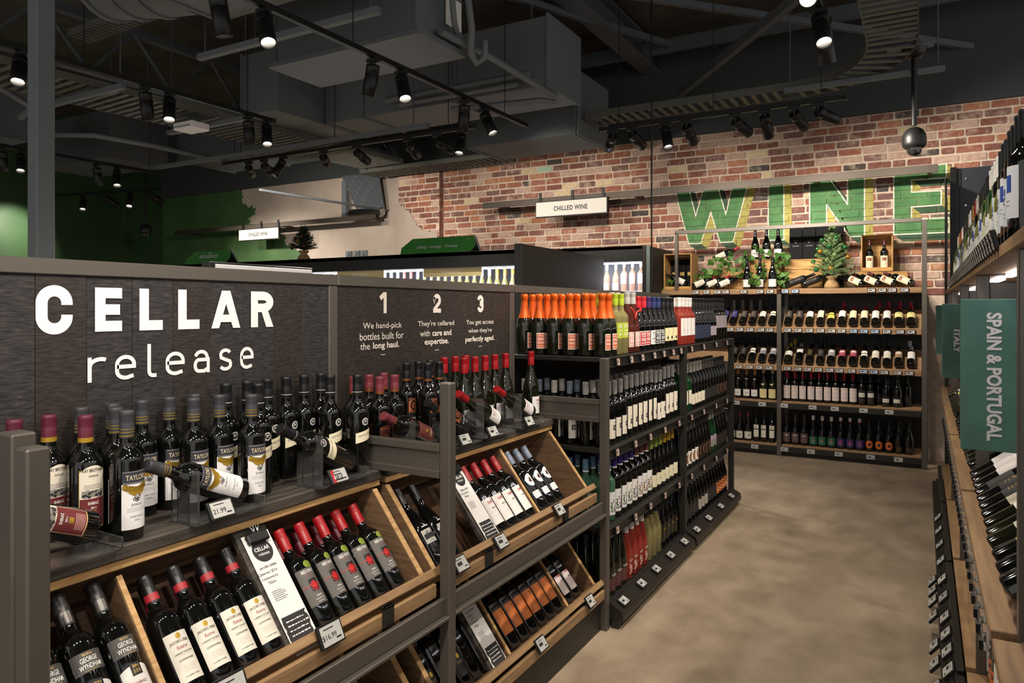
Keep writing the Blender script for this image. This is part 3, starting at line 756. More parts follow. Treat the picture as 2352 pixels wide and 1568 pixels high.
def squig(a, z, w, h, m=None):
    """illegible scribble: a row of uneven strokes"""
    m = m or INK; n = 8; rk = random.Random(int(z*1e4))
    for k in range(n):
        x = -w/2+w*k/n; a.rect(x, x+w/n*rk.uniform(.35, .8), z-h/2*rk.uniform(.5, 1), z+h/2*rk.uniform(.5, 1), m, .0011)
def art_kb(a):
    mar = cm('#6d2a2b', .6)
    a.rect(-.0305, .0305, .034, .172, GOLD, .0004); a.rect(-.0285, .0285, .037, .105, mar, .0007)
    a.text('KAY BROTHERS', .171, .047, .0075, INK, .01); a.text('Hillside', .158, None, .005, INK, 0, 0, .3)
    rk = random.Random(1)
    a.rect(-.024, .024, .108, .124, cm('#8d8578', .7), .0008)
    for k in range(26): a.disc(rk.uniform(-.022, .022), rk.uniform(.109, .124), .004, .003, INK if k % 2 else GREY, .0009+k*1e-5, 8)
    a.lines([.128, .132, .136], .04, GREY)
    a.text('SHIRAZ', .094, .024, .007, WHT, .02); a.text('2011', .083, .012, .005, WHT, .02)
    a.rect(-.006, .006, .066, .077, GOLD); a.lines([.041+.0038*k for k in range(6)], .036, cm('#c9a79c', .6), .0014)
bottle_type('kb', 'red_wine_bottle', 'maroon-capped bottle with cream and maroon label', H=.295, cap='#5c2434', capl=.062, bands=((.001, .011, GOLD),), label=(.036, .166, 45, '#e3dac8'), art=art_kb, arch=.016)
def art_ty(a):
    nv = cm('#34363f', .5)
    a.rect(-.033, .033, .135, .166, nv, .0008); a.rect(-.031, .031, .1365, .1382, GREY, .001); a.rect(-.031, .031, .1628, .1645, GREY, .001)
    a.text('TAYLORS', .150, .05, .0125, cm('#cdbd9a', .5), .015)
    rk = random.Random(4)
    for k in range(9): a.disc(-.026+.0065*k, .129-.006*math.sin(k*math.pi/8)+rk.uniform(-.003, .003), .0068, .0068, GOLD, .0012+k*4e-5, 14), a.disc(-.026+.0065*k, .129-.006*math.sin(k*math.pi/8), .0062, .0062, cm('#6b5214', .5), .0017+k*4e-5, 14, .82)
    for k in range(5): a.disc(-.013+.0065*k, .118-.004*(k % 2), .0066, .0066, GOLD, .0016+k*4e-5, 14)
    for k in range(5): a.disc(-.006+.003*k, .099+.004*math.sin(k*2), .004, .004, INK, .0009, 10, .6)
    a.text('SHIRAZ', .086, .026, .006, GREY, .01); a.lines([.077, .0735, .07], .046, cm('#bdb9b2', .6), .0008)
    a.text('CLARE VALLEY', .058, .032, .0035, INK); a.text('2016', .049, .012, .0034, INK)
bottle_type('ty', 'red_wine_bottle', 'grey-capped bottle with gold medals on white label', H=.303, cap='#3a3b3f', capl=.062, bands=((.004, .002, GOLD), (.013, .0015, GOLD), (.02, .0015, GOLD)), label=(.028, .135, 52, '#e6e4e4'), art=art_ty)
def art_pt(a):
    cr = cm('#e2d9b9', .6)
    a.disc(0, .172, .0125, .0125, WHT, .0008, 20, .86); a.disc(0, .172, .0095, .0095, WHT, .0008, 20, .9); a.text('PT', .172, .009, .009, WHT, .02)
    a.rect(-.034, .034, .108, .142, cr, .0006, .016); a.text('PEPPERTREE', .129, .052, .007, GREY, .005, rot=.24); a.lines([.114], .03, cm('#b9ae90', .6), .0008)
bottle_type('pt', 'red_wine_bottle', 'glossy black bottle with slanted cream band', H=.325, Rb=.038, cap='#17181a', capl=.068, bands=((.012, .0012, WHT),), art=art_pt)
def art_bu(a):
    a.text('SHIRAZ', .052, .03, .008, cm('#e6c9a8', .6), .01, shear=.2); a.lines([.1, .094, .088], .03, cm('#9a5b4d', .6)); a.disc(0, .078, .006, .007, GOLD)
    a.rect(-.033, .033, .114, .116, GOLD)
bottle_type('bu', 'red_wine_bottle', 'burgundy-capped bottle with maroon label', H=.30, cap='#703038', capl=.062, bands=((.001, .01, COPPER),), label=(.035, .12, 50, '#5e2a26'), art=art_bu, arch=.008)
def art_ba(a):
    co = cm('#b0623c', .5)
    a.rect(-.024, .024, .135, .19, co); a.disc(0, .163, .018, .02, cm('#1b1310', .5), .001, 20, .55); a.disc(.0, .163, .007, .008, cm('#5a2a1c', .5), .001)
    for k in range(8): a.disc(-.02+.0055*k, .185-.045*(k % 2), .004, .004, cm('#1b1310', .5), .001, 10)
    a.text('BALTHAZAR', .112, .038, .007, WHT, .01); a.text('SHIRAZ', .088, .014, .004, WHT); a.lines([.1, .095], .01, GREY)
bottle_type('ba', 'red_wine_bottle', 'black bottle with copper square artwork', H=.33, cap='#15161a', capl=.072, bands=((.001, .009, COPPER),), label=(.05, .195, 46, '#141212'), art=art_ba)
def art_re(a):
    a.text('Penfolds', .098, .032, .013, REDI, .005, shear=.45, rot=.12); a.text('BIN 28', .08, .02, .0055, INK, .01); a.lines([.07, .066, .052, .048, .044], .036, cm('#c7c2bc', .6), .0009)
bottle_type('re', 'red_wine_bottle', 'tall red-capped bottle with plain white label', 'burgundy', H=.335, Rb=.0405, glass='olive', cap='#8e1017', capl=.066, label=(.032, .115, 52, '#e4e1de'), art=art_re)
def art_gw(a):
    gd = cm('#c0a05a', .5); dk = cm('#4a4846', .5)
    a.rect(-.034, .034, .125, .168, dk); a.text('GEORGE', .151, .034, .0105, WHT, .012); a.text('WYNDHAM', .137, .044, .0105, WHT, .012)
    squig(a, .162, .02, .006, gd); a.lines([.128], .03, gd, .001)
    a.rect(-.011, .011, .078, .106, cm('#161514', .5), .0012); a.text('BIN', .098, .012, .007, gd, .01, 0, 0, .0016); a.text('555', .087, .015, .008, gd, .01, 0, 0, .0016)
    a.text('SHIRAZ', .062, .026, .006, cm('#8a3b3b', .6), .01); a.lines([.05, .046, .042], .03, cm('#b9b3aa', .6), .0009)
bottle_type('gw', 'red_wine_bottle', 'grey-capped bottle with dark band and white torn label', H=.31, cap='#2a2928', capl=.07, bands=((.004, .026, cm('#6f6c69', .35, 1)),), label=(.028, .094, 50, '#dcd8d3'), art=art_gw, arch=.008)
def art_jc(a):
    a.disc(0, .138, .006, .007, GOLD); a.text("JACOB'S CREEK", .124, .048, .0085, cm('#5c4a35', .6), .012); a.text('Reserve', .111, .026, .009, cm('#9a3a33', .6), 0, 0, .4)
    a.text('CABERNET SAUVIGNON', .098, .046, .004, INK); a.lines([.093], .03, cm('#b8ad98', .6), .0008); a.text('COONAWARRA', .082, .036, .0048, INK, .005)
    a.lines([.068, .064, .06, .055], .03, cm('#bfb59f', .6), .0009); squig(a, .044, .034, .004, cm('#6b604d', .6))
bottle_type('jc', 'red_wine_bottle', 'black-capped bottle with red band and cream label', H=.305, cap='#141414', capl=.07, bands=((.006, .018, cm('#a02630', .4)),), label=(.032, .148, 48, '#dcd7cb'), art=art_jc)
def art_rk(a):
    red = cm('#d6252a', .5); gr = cm('#8a9a3c', .5)
    a.text('RED KNOT', .158, .042, .0095, WHT, .014); a.lines([.148], .03, cm('#a86a66', .6), .0012)
    a.rect(-.013, .013, .098, .134, cm('#191615', .5), .0009); a.rect(-.036, .036, .1155, .1168, red, .0013)
    for (x, z) in ((0, .121), (-.005, .117), (.005, .117), (0, .112), (-.004, .106), (.005, .106)): a.disc(x, z, .0062, .0068, red, .0014, 14, .66)
    a.text('SHIRAZ', .084, .018, .005, WHT, .01); a.text('McLAREN VALE', .075, .03, .0038, WHT); a.text('AUSTRALIA', .067, .022, .0036, WHT)
    a.disc(.017, .176, .0105, .0105, gr, .0012, 18); a.disc(.006, .178, .0105, .0105, gr, .0011, 18); a.disc(.017, .176, .0085, .0085, cm('#6d7c2b', .5), .0014, 18, .85)
bottle_type('rk', 'red_wine_bottle', 'red-capped bottle with grey label and red knot', H=.305, cap='#9c1419', capl=.066, label=(.06, .168, 56, '#605c58'), art=art_rk)
bottle_type('rkb', 'red_wine_bottle', 'dark red-capped bottle lying behind', H=.305, cap='#6b1626', capl=.066)
bottle_type('jcb', 'red_wine_bottle', 'black-capped bottle with dim red band lying behind', H=.305, cap='#141414', capl=.07, bands=((.006, .018, cm('#7a1d33', .4)),))
bottle_type('gwb', 'red_wine_bottle', 'black-capped bottle lying behind', H=.305, cap='#1a1919', capl=.07)
def art_pf(a):
    a.text('Penfolds', .127, .034, .014, REDI, .005, shear=.45, rot=.14); a.text('BIN 8', .1, .02, .0055, INK, .01); a.lines([.088, .084, .07, .066, .062, .05], .036, cm('#c7c2bc', .6), .0009)
bottle_type('pf', 'red_wine_bottle', 'red-capped bottle with tall white label', H=.305, cap='#8e1017', capl=.066, label=(.035, .145, 54, '#e4dfda'), art=art_pf)
def art_wr(a):
    a.disc(0, .145, .026, .03, WHT, .0007, 22); a.disc(-.003, .148, .012, .012, REDI, .0011, 14, .9); a.lines([.135], .02, INK, .0014)
    a.rect(-.028, .028, .06, .092, WHT, .0007); a.lines([.084, .079, .072, .067], .036, GREY, .0011)
bottle_type('wr', 'red_wine_bottle', 'blue-grey-capped bottle with white oval label', H=.305, cap='#6c7686', capl=.062, art=art_wr)
def art_or(a):
    a.text('T', .14, .012, .014, cm('#5b2a12', .6), .005); a.lines([.1, .095, .09], .03, cm('#7c4423', .6), .001); a.rect(-.034, .034, .158, .178, cm('#26211c', .5))
bottle_type('or', 'red_wine_bottle', 'black bottle with orange label', H=.31, cap='#151414', capl=.075, bands=((.01, .018, cm('#8a6a2a', .4)),), label=(.06, .158, 55, '#c06a2e'), art=art_or)
bottle_type('pk', 'red_wine_bottle', 'maroon-capped bottle with pale pink label', H=.305, cap='#7b2434', capl=.062, label=(.04, .13, 52, '#d8c8c6'), art=art_pf)
def art_sk(a):
    a.rect(-.026, .026, .085, .135, cm('#cfcac3', .6)); a.rect(-.022, .022, .1, .118, INK, .0011)
    for k in range(6): a.rect(-.02+.007*k, -.016+.007*k, .118, .119+.005*(k % 3), INK, .0011)
    a.text('SHIRAZ', .092, .02, .005, INK, .01); a.lines([.145], .03, WHT, .004)
bottle_type('sk', 'red_wine_bottle', 'black bottle with small pictorial label', 'burgundy', H=.31, Rb=.0395, cap='#151515', capl=.062, art=art_sk)
bottle_type('mg', 'red_wine_bottle', 'crimson-capped bottle with black label', H=.31, cap='#7d1b33', capl=.066, label=(.04, .13, 50, '#1c1b1c'), art=lambda a: (a.disc(0, .11, .007, .01, GOLD), a.lines([.09, .084], .03, cm('#a08c5a', .5), .002)))
bottle_type('bg', 'red_wine_bottle', 'black-capped bottle with thin gold neck band', H=.31, cap='#17171a', capl=.085, bands=((.002, .006, GOLD),), label=(.05, .14, 50, '#b9a79d'))
# ---- centre rack
def words(*rows):
    def f(a):
        for (b, z, w, h, m) in rows: a.text(b, z, w, h, m, .014)
    return f
ow = cm('#f0ece2', .6); orn = cm('#d9531f', .5)
def art_osp(a):
    a.rect(-.034, .034, .032, .112, ow, .0006); a.rect(-.0315, .0135, .036, .108, cm('#cf5a2c', .5), .0009); a.rect(.0135, .0315, .036, .108, cm('#d9d6d0', .5), .0009)
    a.text('THE LAST', .098, .038, .011, ow, .01, -.009); a.text('SPARK', .081, .038, .013, ow, .02, -.009); a.text('GOLD', .063, .038, .012, ow, .03, -.009); a.text('BAROSSA', .046, .038, .008, ow, .0, -.009)
    for k in range(7): a.rect(.0165+.002*k, .0175+.002*k, .042, .06, INK, .0011)
    a.rect(.018, .029, .07, .1, cm('#9a9894', .5), .0011)
bottle_type('osp', 'sparkling_wine_bottle', 'sparkling bottle with bright orange foil', 'sparkling', H=.315, Rb=.0435, glass='olive', capm=mat('orange_foil', '#e2621c', .3, .25), art=art_osp)
def gold_art(bg, fg, top):
    def f(a):
        a.rect(-.034, .034, .032, .112, ow, .0006); a.rect(-.0315, .0315, .035, .109, bg, .0009)
        a.text(top, .096, .05, .018, fg, .01); a.text('GOLD', .066, .05, .017, fg, .03); a.text('BAROSSA', .046, .05, .009, fg); a.lines([.08], .05, fg, .004)
    return f
bottle_type('lim', 'white_wine_bottle', 'straw-coloured bottle with lime cap and label', 'bordeaux', H=.315, glass='clear', cap='#a3b52c', capl=.06, art=lambda a: (a.rect(-.037, .037, .085, .165, cm('#aebd3a', .5), .0006), a.text('LOCOCO', .148, .05, .016, ow, .02), squig(a, .125, .05, .008, ow), a.text('GOLDEN', .105, .05, .012, ow, .02)))
bottle_type('rsg', 'rose_wine_bottle', 'rose bottle with grey cap and pink label', 'flute', H=.325, Rb=.038, glass='rosedk', cap='#a8a5a0', capl=.062, art=gold_art(cm('#d39a8e', .5), ow, 'EAST'))
bottle_type('rdg', 'red_wine_bottle', 'scarlet-capped bottle with red and white label', 'burgundy', H=.305, Rb=.039, cap='#b32028', capl=.062, art=gold_art(cm('#b3262c', .5), ow, 'SHIRAZ'))
bottle_type('ppg', 'red_wine_bottle', 'purple-capped bottle with block lettered label', 'burgundy', H=.305, Rb=.039, cap='#3b2350', capl=.062, art=gold_art(ow, INK, 'PINOT'))
bottle_type('nvg', 'red_wine_bottle', 'navy-capped bottle with black and white label', 'burgundy', H=.305, Rb=.039, cap='#232f5a', capl=.062, art=gold_art(cm('#2b2f38', .5), ow, 'PINOT'))
bottle_type('crs', 'red_wine_bottle', 'black-capped bottle with cream animal label', 'burgundy', H=.305, Rb=.039, cap='#151515', capl=.062, label=(.04, .12, 54, '#dccf9f'), art=lambda a: (a.text('SHIRAZ', .085, .04, .006, INK, 0, .016, 0, .0011, 1.57), a.disc(-.014, .06, .008, .01, INK)))
bottle_type('rsw', 'rose_wine_bottle', 'rose bottle with white cap and white label', 'bordeaux', H=.31, glass='rose', cap='#dcd7d3', capl=.06, label=(.06, .175, 55, '#ded9d3'), art=lambda a: (a.rect(.004, .012, .115, .155, cm('#b79a78', .6)), a.lines([.1, .095, .088], .03, GREY)))
bottle_type('nvl', 'red_wine_bottle', 'black bottle with navy label', 'burgundy', H=.31, Rb=.039, cap='#1a1614', capl=.07, label=(.03, .125, 54, '#262d45'), art=lambda a: (a.lines([.1, .094, .07], .03, cm('#7a6f5c', .6))))
bottle_type('lil', 'red_wine_bottle', 'black bottle with lilac-grey label', 'burgundy', H=.31, Rb=.039, cap='#17151a', capl=.07, label=(.04, .11, 54, '#a79a9f'), art=lambda a: (a.lines([.09, .084, .066], .03, GREY)))
bottle_type('lih', 'red_wine_bottle', 'black bottle with high lilac-grey label', 'bordeaux', H=.315, cap='#141318', capl=.075, label=(.09, .185, 54, '#a29599'))
def art_sq(a): a.rect(-.01, .012, .072, .098, cm('#26272b', .5)); a.disc(.002, .085, .006, .007, cm('#cfc9bd', .5), .0012, 12, .5); a.lines([.112], .022, INK, .0014); a.lines([.05], .014, GREY, .001)
bottle_type('sqa', 'red_wine_bottle', 'grey-capped bottle with cream square-print label', 'bordeaux', H=.315, cap='#8d8984', capl=.07, label=(.03, .128, 50, '#ddd4c2'), art=art_sq)
bottle_type('sqb', 'red_wine_bottle', 'grey-capped bottle with tall cream print label', 'bordeaux', H=.325, cap='#8b8783', capl=.07, label=(.045, .165, 44, '#ddd4c2'), art=art_sq)
bottle_type('slv', 'red_wine_bottle', 'dark bottle with silver cap', 'bordeaux', H=.315, cap='#b3aea6', capl=.062, label=(.03, .13, 40, '#d8d2c6'), art=art_sq)
bottle_type('blg', 'red_wine_bottle', 'dark bottle with blue-grey cap', 'bordeaux', H=.315, cap='#717b88', capl=.062, label=(.03, .13, 40, '#d8d2c6'), art=art_sq)
bottle_type('grc', 'white_wine_bottle', 'green glass bottle with cream label', 'bordeaux', H=.315, glass='green', cap='#8f8b86', capl=.062, label=(.05, .14, 48, '#ddd5bf'))
bottle_type('dkc', 'red_wine_bottle', 'grey-capped dark bottle with cream label', 'burgundy', H=.315, Rb=.039, cap='#8b857d', capl=.066, label=(.035, .105, 52, '#d9cfba'), art=lambda a: squig(a, .07, .024, .006))
bottle_type('dkp', 'red_wine_bottle', 'plain dark bottle with brown cap', 'burgundy', H=.315, Rb=.039, cap='#4d4540', capl=.066, label=(.035, .11, 50, '#2a2523'))
def flor(c1):
    def f(a):
        rk = random.Random(9)
        for k in range(26):
            a.disc(rk.uniform(-.026, .026), .045+rk.uniform(0, .06), rk.uniform(.003, .006), rk.uniform(.003, .006), [c1, cm('#5f7a34', .6), cm('#6e3a5a', .6)][k % 3], .0009+k*1e-5, 8)
        a.lines([.125, .12], .024, GREY)
    return f
bottle_type('tea', 'white_wine_bottle', 'pale green bottle with steel-blue cap', 'bordeaux', H=.31, glass='teal', cap='#5d7b98', capl=.062, bands=((.0, .008, WHT),), label=(.03, .145, 55, '#dedbd6'), art=flor(cm('#4a4a8c', .6)))
bottle_type('pur', 'red_wine_bottle', 'violet-capped bottle with floral white label', 'bordeaux', H=.31, cap='#3d2a78', capl=.062, bands=((.0, .008, WHT),), label=(.03, .145, 55, '#dedbd6'), art=flor(cm('#4d3f8f', .6)))
bottle_type('brn', 'red_wine_bottle', 'brown-capped bottle with red flower label', 'bordeaux', H=.31, cap='#6d4239', capl=.062, bands=((.0, .008, WHT),), label=(.03, .145, 55, '#dedbd6'), art=flor(cm('#a83226', .6)))
bottle_type('lmc', 'red_wine_bottle', 'lime-capped dark bottle with cream label', 'burgundy', H=.31, Rb=.039, cap='#8ba048', capl=.062, label=(.03, .1, 52, '#ddd6b6'), art=lambda a: squig(a, .07, .03, .005))
bottle_type('ylc', 'red_wine_bottle', 'mustard-capped dark bottle with cream label', 'burgundy', H=.31, Rb=.039, cap='#a8882c', capl=.062, label=(.03, .1, 52, '#ddd6b6'), art=lambda a: squig(a, .07, .03, .005))
bottle_type('cir', 'red_wine_bottle', 'dark bottle with brown round emblem on white', 'burgundy', H=.31, Rb=.039, cap='#55504c', capl=.066, label=(.03, .115, 54, '#d9d4cb'), art=lambda a: (a.disc(0, .072, .022, .034, cm('#7a5232', .6), .0009, 20), a.disc(0, .072, .01, .016, cm('#caa77c', .6), .0012, 16, .6)))
bottle_type('cio', 'red_wine_bottle', 'dark bottle with thin orange ring emblem', 'burgundy', H=.31, Rb=.039, cap='#2a2725', capl=.066, label=(.03, .115, 54, '#1d1b1a'), art=lambda a: a.disc(0, .075, .02, .032, cm('#b0672c', .6), .0009, 20, .86))
bottle_type('grp', 'white_wine_bottle', 'green glass bottle with violet picture label', 'burgundy', H=.31, Rb=.039, glass='green', cap='#8a8784', capl=.066, label=(.05, .13, 54, '#a295a5'), art=flor(cm('#5a4a6a', .6)))
bottle_type('lon', 'rose_wine_bottle', 'coral rose flute with white cap', 'flute', H=.308, Rb=.038, glass='rose', cap='#dbd8d6', capl=.066, art=lambda a: (a.text('LONE', .1, .04, .012, ow, .012), [a.disc(random.Random(k).uniform(-.025, .025), .03+.0022*k, .005, .004, cm('#d9b7a8', .6), .0009, 8) for k in range(24)]))
bottle_type('lod', 'rose_wine_bottle', 'dark flute bottle with white lettering', 'flute', H=.308, Rb=.038, glass='olive', cap='#1c1c1c', capl=.066, label=(.02, .085, 55, '#5b3a35'), art=lambda a: a.text('LONE', .1, .04, .012, ow, .012))
bottle_type('pal', 'white_wine_bottle', 'pale straw bottle with gold rings', 'burgundy', H=.315, Rb=.039, glass='clear', cap='#2a2826', capl=.075, art=lambda a: (a.disc(-.007, .115, .008, .008, GOLD, .0009, 14, .6), a.disc(.007, .115, .008, .008, GOLD, .0009, 14, .6), a.lines([.08, .07], .03, GREY)))
bottle_type('rng', 'red_wine_bottle', 'black bottle with gold rings', 'burgundy', H=.32, Rb=.039, cap='#161616', capl=.075, art=lambda a: (a.disc(-.007, .115, .008, .008, GOLD, .0009, 14, .6), a.disc(.007, .115, .008, .008, GOLD, .0009, 14, .6), a.disc(0, .06, .008, .008, GOLD, .0009, 14, .8)))
bottle_type('grl', 'red_wine_bottle', 'grey-capped bottle with faint dark label', 'burgundy', H=.315, Rb=.039, cap='#8a8580', capl=.066, label=(.04, .11, 54, '#2b2827'), art=lambda a: a.lines([.09, .08, .06], .03, GREY))
bottle_type('grw', 'red_wine_bottle', 'grey-capped bottle with pale grey label', 'burgundy', H=.315, Rb=.039, cap='#8a8580', capl=.066, label=(.04, .11, 54, '#a39a90'), art=lambda a: a.lines([.09, .08, .06], .03, INK))
bottle_type('gro', 'red_wine_bottle', 'grey-capped bottle with orange poster label', 'burgundy', H=.315, Rb=.039, cap='#8f8a86', capl=.066, label=(.04, .12, 54, '#c06a35'), art=lambda a: (squig(a, .1, .05, .016), squig(a, .065, .05, .01, ow)))
# ---- back wall rack
SCAP = '#a01c24'
bottle_type('w_blue', 'red_wine_bottle', 'bottle with blue-violet label', H=.305, cap='#17151c', label=(.07, .19, 56, '#3b3f78'), art=lambda a: (a.disc(0, .14, .008, .012, cm('#b98a4a', .6)), a.lines([.11, .1, .09], .03, cm('#8c8bb4', .6), .002)))
bottle_type('w_grey', 'red_wine_bottle', 'bottle with charcoal label and gilt print', H=.305, cap='#17151c', label=(.07, .19, 56, '#45403e'), art=lambda a: (a.disc(0, .15, .007, .01, cm('#a8916a', .6)), a.lines([.12, .11, .1], .034, cm('#a89a86', .6), .003)))
bottle_type('w_white', 'red_wine_bottle', 'bottle with plain white label', H=.305, cap='#2b2b2b', glass='olive', label=(.085, .18, 58, '#ddd8cf'), art=lambda a: a.lines([.15, .14, .11], .03, GREY, .0014))
bottle_type('w_cream', 'red_wine_bottle', 'bottle with tall cream label', H=.305, cap='#2b2b2b', label=(.075, .195, 50, '#ddd3b6'), art=lambda a: a.lines([.16, .14, .11], .03, GREY, .0014))
bottle_type('w_yel', 'white_wine_bottle', 'bottle with two-part yellow label', H=.305, cap='#2b2b2b', label=(.06, .12, 58, '#d9c85a'), art=lambda a: a.rect(-.028, .028, .13, .155, cm('#d9c85a', .6), .0006, 0))
bottle_type('w_twin', 'red_wine_bottle', 'bottle with two white labels', H=.305, cap='#2b2b2b', label=(.1, .13, 52, '#d9d3c6'), art=lambda a: a.rect(-.03, .03, .14, .18, cm('#d9d3c6', .6), .0006))
bottle_type('w_redw', 'red_wine_bottle', 'red-capped bottle with white script label', H=.305, cap='#b0202a', label=(.09, .195, 58, '#e2dedb'), art=lambda a: (a.text('Penfolds', .178, .04, .011, REDI, 0, 0, .4), a.lines([.15, .14], .03, GREY, .0014)))
bottle_type('w_redl', 'red_wine_bottle', 'red-capped bottle with tall white label', H=.305, cap='#b0202a', label=(.07, .195, 58, '#e2dcd8'), art=lambda a: (a.text('Penfolds', .178, .04, .011, REDI, 0, 0, .4), a.lines([.15, .14, .12], .03, GREY, .0014)))
bottle_type('w_redc', 'red_wine_bottle', 'red-capped bottle with tall cream label', H=.305, cap='#b0202a', label=(.07, .195, 56, '#ddd2ad'), art=lambda a: a.lines([.17, .16, .12], .03, GREY, .0014))
bottle_type('w_redy', 'red_wine_bottle', 'red-capped round bottle with yellow label', 'burgundy', H=.305, Rb=.042, cap='#b0202a', label=(.07, .155, 58, '#ddd08a'), art=lambda a: a.rect(-.012, .012, .13, .14, INK))
bottle_type('w_blk', 'red_wine_bottle', 'bottle with black and gilt label', H=.305, cap='#15151a', label=(.07, .19, 56, '#1f1d1b'), art=lambda a: (a.disc(0, .135, .016, .024, GOLD, .0009, 18, .75), a.lines([.17, .1, .09], .03, GOLD, .002)))
bottle_type('w_char', 'red_wine_bottle', 'bottle with black charcoal label', H=.305, cap='#15151a', label=(.07, .19, 56, '#2b2826'), art=lambda a: (a.disc(0, .14, .014, .02, cm('#7a7268', .6), .0009, 16, .7), a.lines([.1, .09], .03, cm('#7a7268', .6), .002)))
def art_wy(bg2): return lambda a: (a.rect(-.022, .022, .145, .172, cm('#e0dbd0', .6), .0009), squig(a, .158, .034, .008), a.lines([.12, .11], .03, bg2, .002))
bottle_type('w_wyg', 'red_wine_bottle', 'bottle with grey plaque label', H=.305, cap='#2a2a2c', label=(.085, .19, 58, '#8d8d90'), art=art_wy(INK))
bottle_type('w_wyr', 'red_wine_bottle', 'bottle with crimson plaque label', H=.305, cap='#2a2024', label=(.085, .19, 58, '#92384a'), art=art_wy(cm('#d9aab0', .6)))
bottle_type('w_wyw', 'red_wine_bottle', 'bottle with cream plaque label', H=.305, cap='#2a2a2c', label=(.075, .19, 58, '#d0c8b6'), art=art_wy(GREY))
bottle_type('w_wyb', 'red_wine_bottle', 'bottle with tan plaque label', H=.305, cap='#2a2a2c', label=(.09, .19, 58, '#9c7a58'), art=art_wy(INK))
bottle_type('w_ltw', 'red_wine_bottle', 'white-capped bottle with white label', H=.305, cap='#ddd9d6', label=(.08, .19, 56, '#e0dbd6'), art=lambda a: a.lines([.16, .14], .03, GREY, .0014))
bottle_type('w_hiw', 'red_wine_bottle', 'bottle with high white collar label', H=.31, cap='#d2cec9', label=(.13, .195, 56, '#dedad5'), art=lambda a: (a.disc(0, .185, .02, .012, cm('#4a2e52', .6)), a.lines([.15], .03, GREY, .002)))
bottle_type('w_ylc', 'white_wine_bottle', 'yellow-capped bottle with white label', 'burgundy', H=.305, Rb=.041, cap='#c9a527', glass='olive', label=(.07, .14, 60, '#dedad0'))
bottle_type('w_dark', 'red_wine_bottle', 'plain black bottle', H=.305, cap='#141416', label=(.04, .12, 50, '#282522'))
bottle_type('w_db', 'red_wine_bottle', 'dark bottle with indigo cap', H=.31, cap='#23264a')
bottle_type('w_redb', 'red_wine_bottle', 'scarlet-capped bottle with white label', H=.305, cap='#b3202a', label=(.03, .13, 56, '#d9d2cc'))
bottle_type('w_tis', 'red_wine_bottle', 'bottle wrapped in grey tissue paper', 'burgundy', H=.33, Rb=.046, glass='tissue', capm=GL['tissue'], capl=.06, art=lambda a: a.disc(0, .11, .006, .008, INK, .0009, 10, .7))
bottle_type('w_org', 'red_wine_bottle', 'amber-capped bottle with white low label', 'bordeaux', H=.33, Rb=.04, cap='#a5701f', capl=.07, label=(.03, .1, 54, '#d9d4cc'), art=lambda a: (a.disc(0, .165, .012, .014, COPPER, .0009, 16, .85), a.text('LI', .062, .02, .018, INK, .02, .006)))
bottle_type('w_crm', 'white_wine_bottle', 'cream-capped burgundy bottle with cream label', 'burgundy', H=.315, Rb=.043, cap='#cbb48a', capl=.035, glass='olive', label=(.02, .115, 56, '#d6c894'), art=lambda a: (a.disc(0, .165, .016, .008, cm('#d6c894', .6)), a.disc(0, .1, .005, .005, GOLD), a.lines([.08, .07, .05], .036, cm('#9c8c5c', .6), .0016)))
bottle_type('w_pen', 'red_wine_bottle', 'red-capped bottle with large pinkish label', 'bordeaux', H=.31, cap=SCAP, capl=.066, label=(.03, .165, 60, '#d2c3bd'), art=lambda a: (a.text('Penfolds', .148, .04, .012, REDI, 0, 0, .4, rot=.1), a.lines([.11, .1, .07, .06], .04, GREY, .0016)))
bottle_type('w_wyd', 'red_wine_bottle', 'black bottle with small white plaque', 'bordeaux', H=.31, cap='#1b1b1b', label=(.03, .15, 56, '#2a2623'), art=lambda a: (a.rect(-.03, .03, .085, .125, cm('#d6d0c4', .6)), squig(a, .105, .046, .011)))
bottle_type('w_big', 'red_wine_bottle', 'stout black bottle with low white plaque', 'burgundy', H=.325, Rb=.045, cap='#191919', label=(.02, .1, 56, '#1c1917'), art=lambda a: (a.rect(-.03, .03, .045, .08, cm('#d6d0c4', .6)), squig(a, .062, .046, .01)))
bottle_type('w_mar', 'red_wine_bottle', 'maroon-capped bottle with white bird label', 'burgundy', H=.315, Rb=.042, cap='#6d2428', capl=.06, label=(.025, .1, 58, '#d8d2c4'), art=lambda a: (a.disc(.012, .062, .008, .006, INK), a.disc(.016, .07, .005, .003, INK)))
bottle_type('w_tal', 'red_wine_bottle', 'black bottle with narrow tall white label', 'bordeaux', H=.32, Rb=.036, cap='#16161a', capl=.07, label=(.05, .18, 44, '#dcd5c4'), art=lambda a: (a.rect(-.024, .024, .128, .14, INK), a.disc(0, .158, .004, .01, INK)))
bottle_type('w_cab', 'red_wine_bottle', 'dark bottle with mauve-brown label', 'burgundy', H=.32, Rb=.042, cap='#3c2a2a', capl=.07, label=(.03, .125, 58, '#584844'), art=lambda a: (a.text('Cabal', .1, .036, .012, ow, .02, 0, .2), a.lines([.07, .06, .04], .03, cm('#8d7c74', .6), .0016)))
def ox(a): a.text('OX', .082, .022, .013, cm('#e05a7a', .5), .02); a.text('HARDY', .062, .04, .012, cm('#e05a7a', .5), .02); a.lines([.045], .03, ow, .0016)
bottle_type('w_oxg', 'red_wine_bottle', 'white-capped bottle with emerald label', 'burgundy', H=.315, Rb=.043, cap='#c9c4bf', capl=.045, label=(.025, .105, 60, '#1f6147'), art=ox)
bottle_type('w_oxp', 'red_wine_bottle', 'white-capped bottle with indigo label', 'burgundy', H=.315, Rb=.043, cap='#c9c4bf', capl=.045, bands=((.0, .012, cm('#8a2a4a', .5)),), label=(.025, .105, 60, '#312a58'), art=ox)
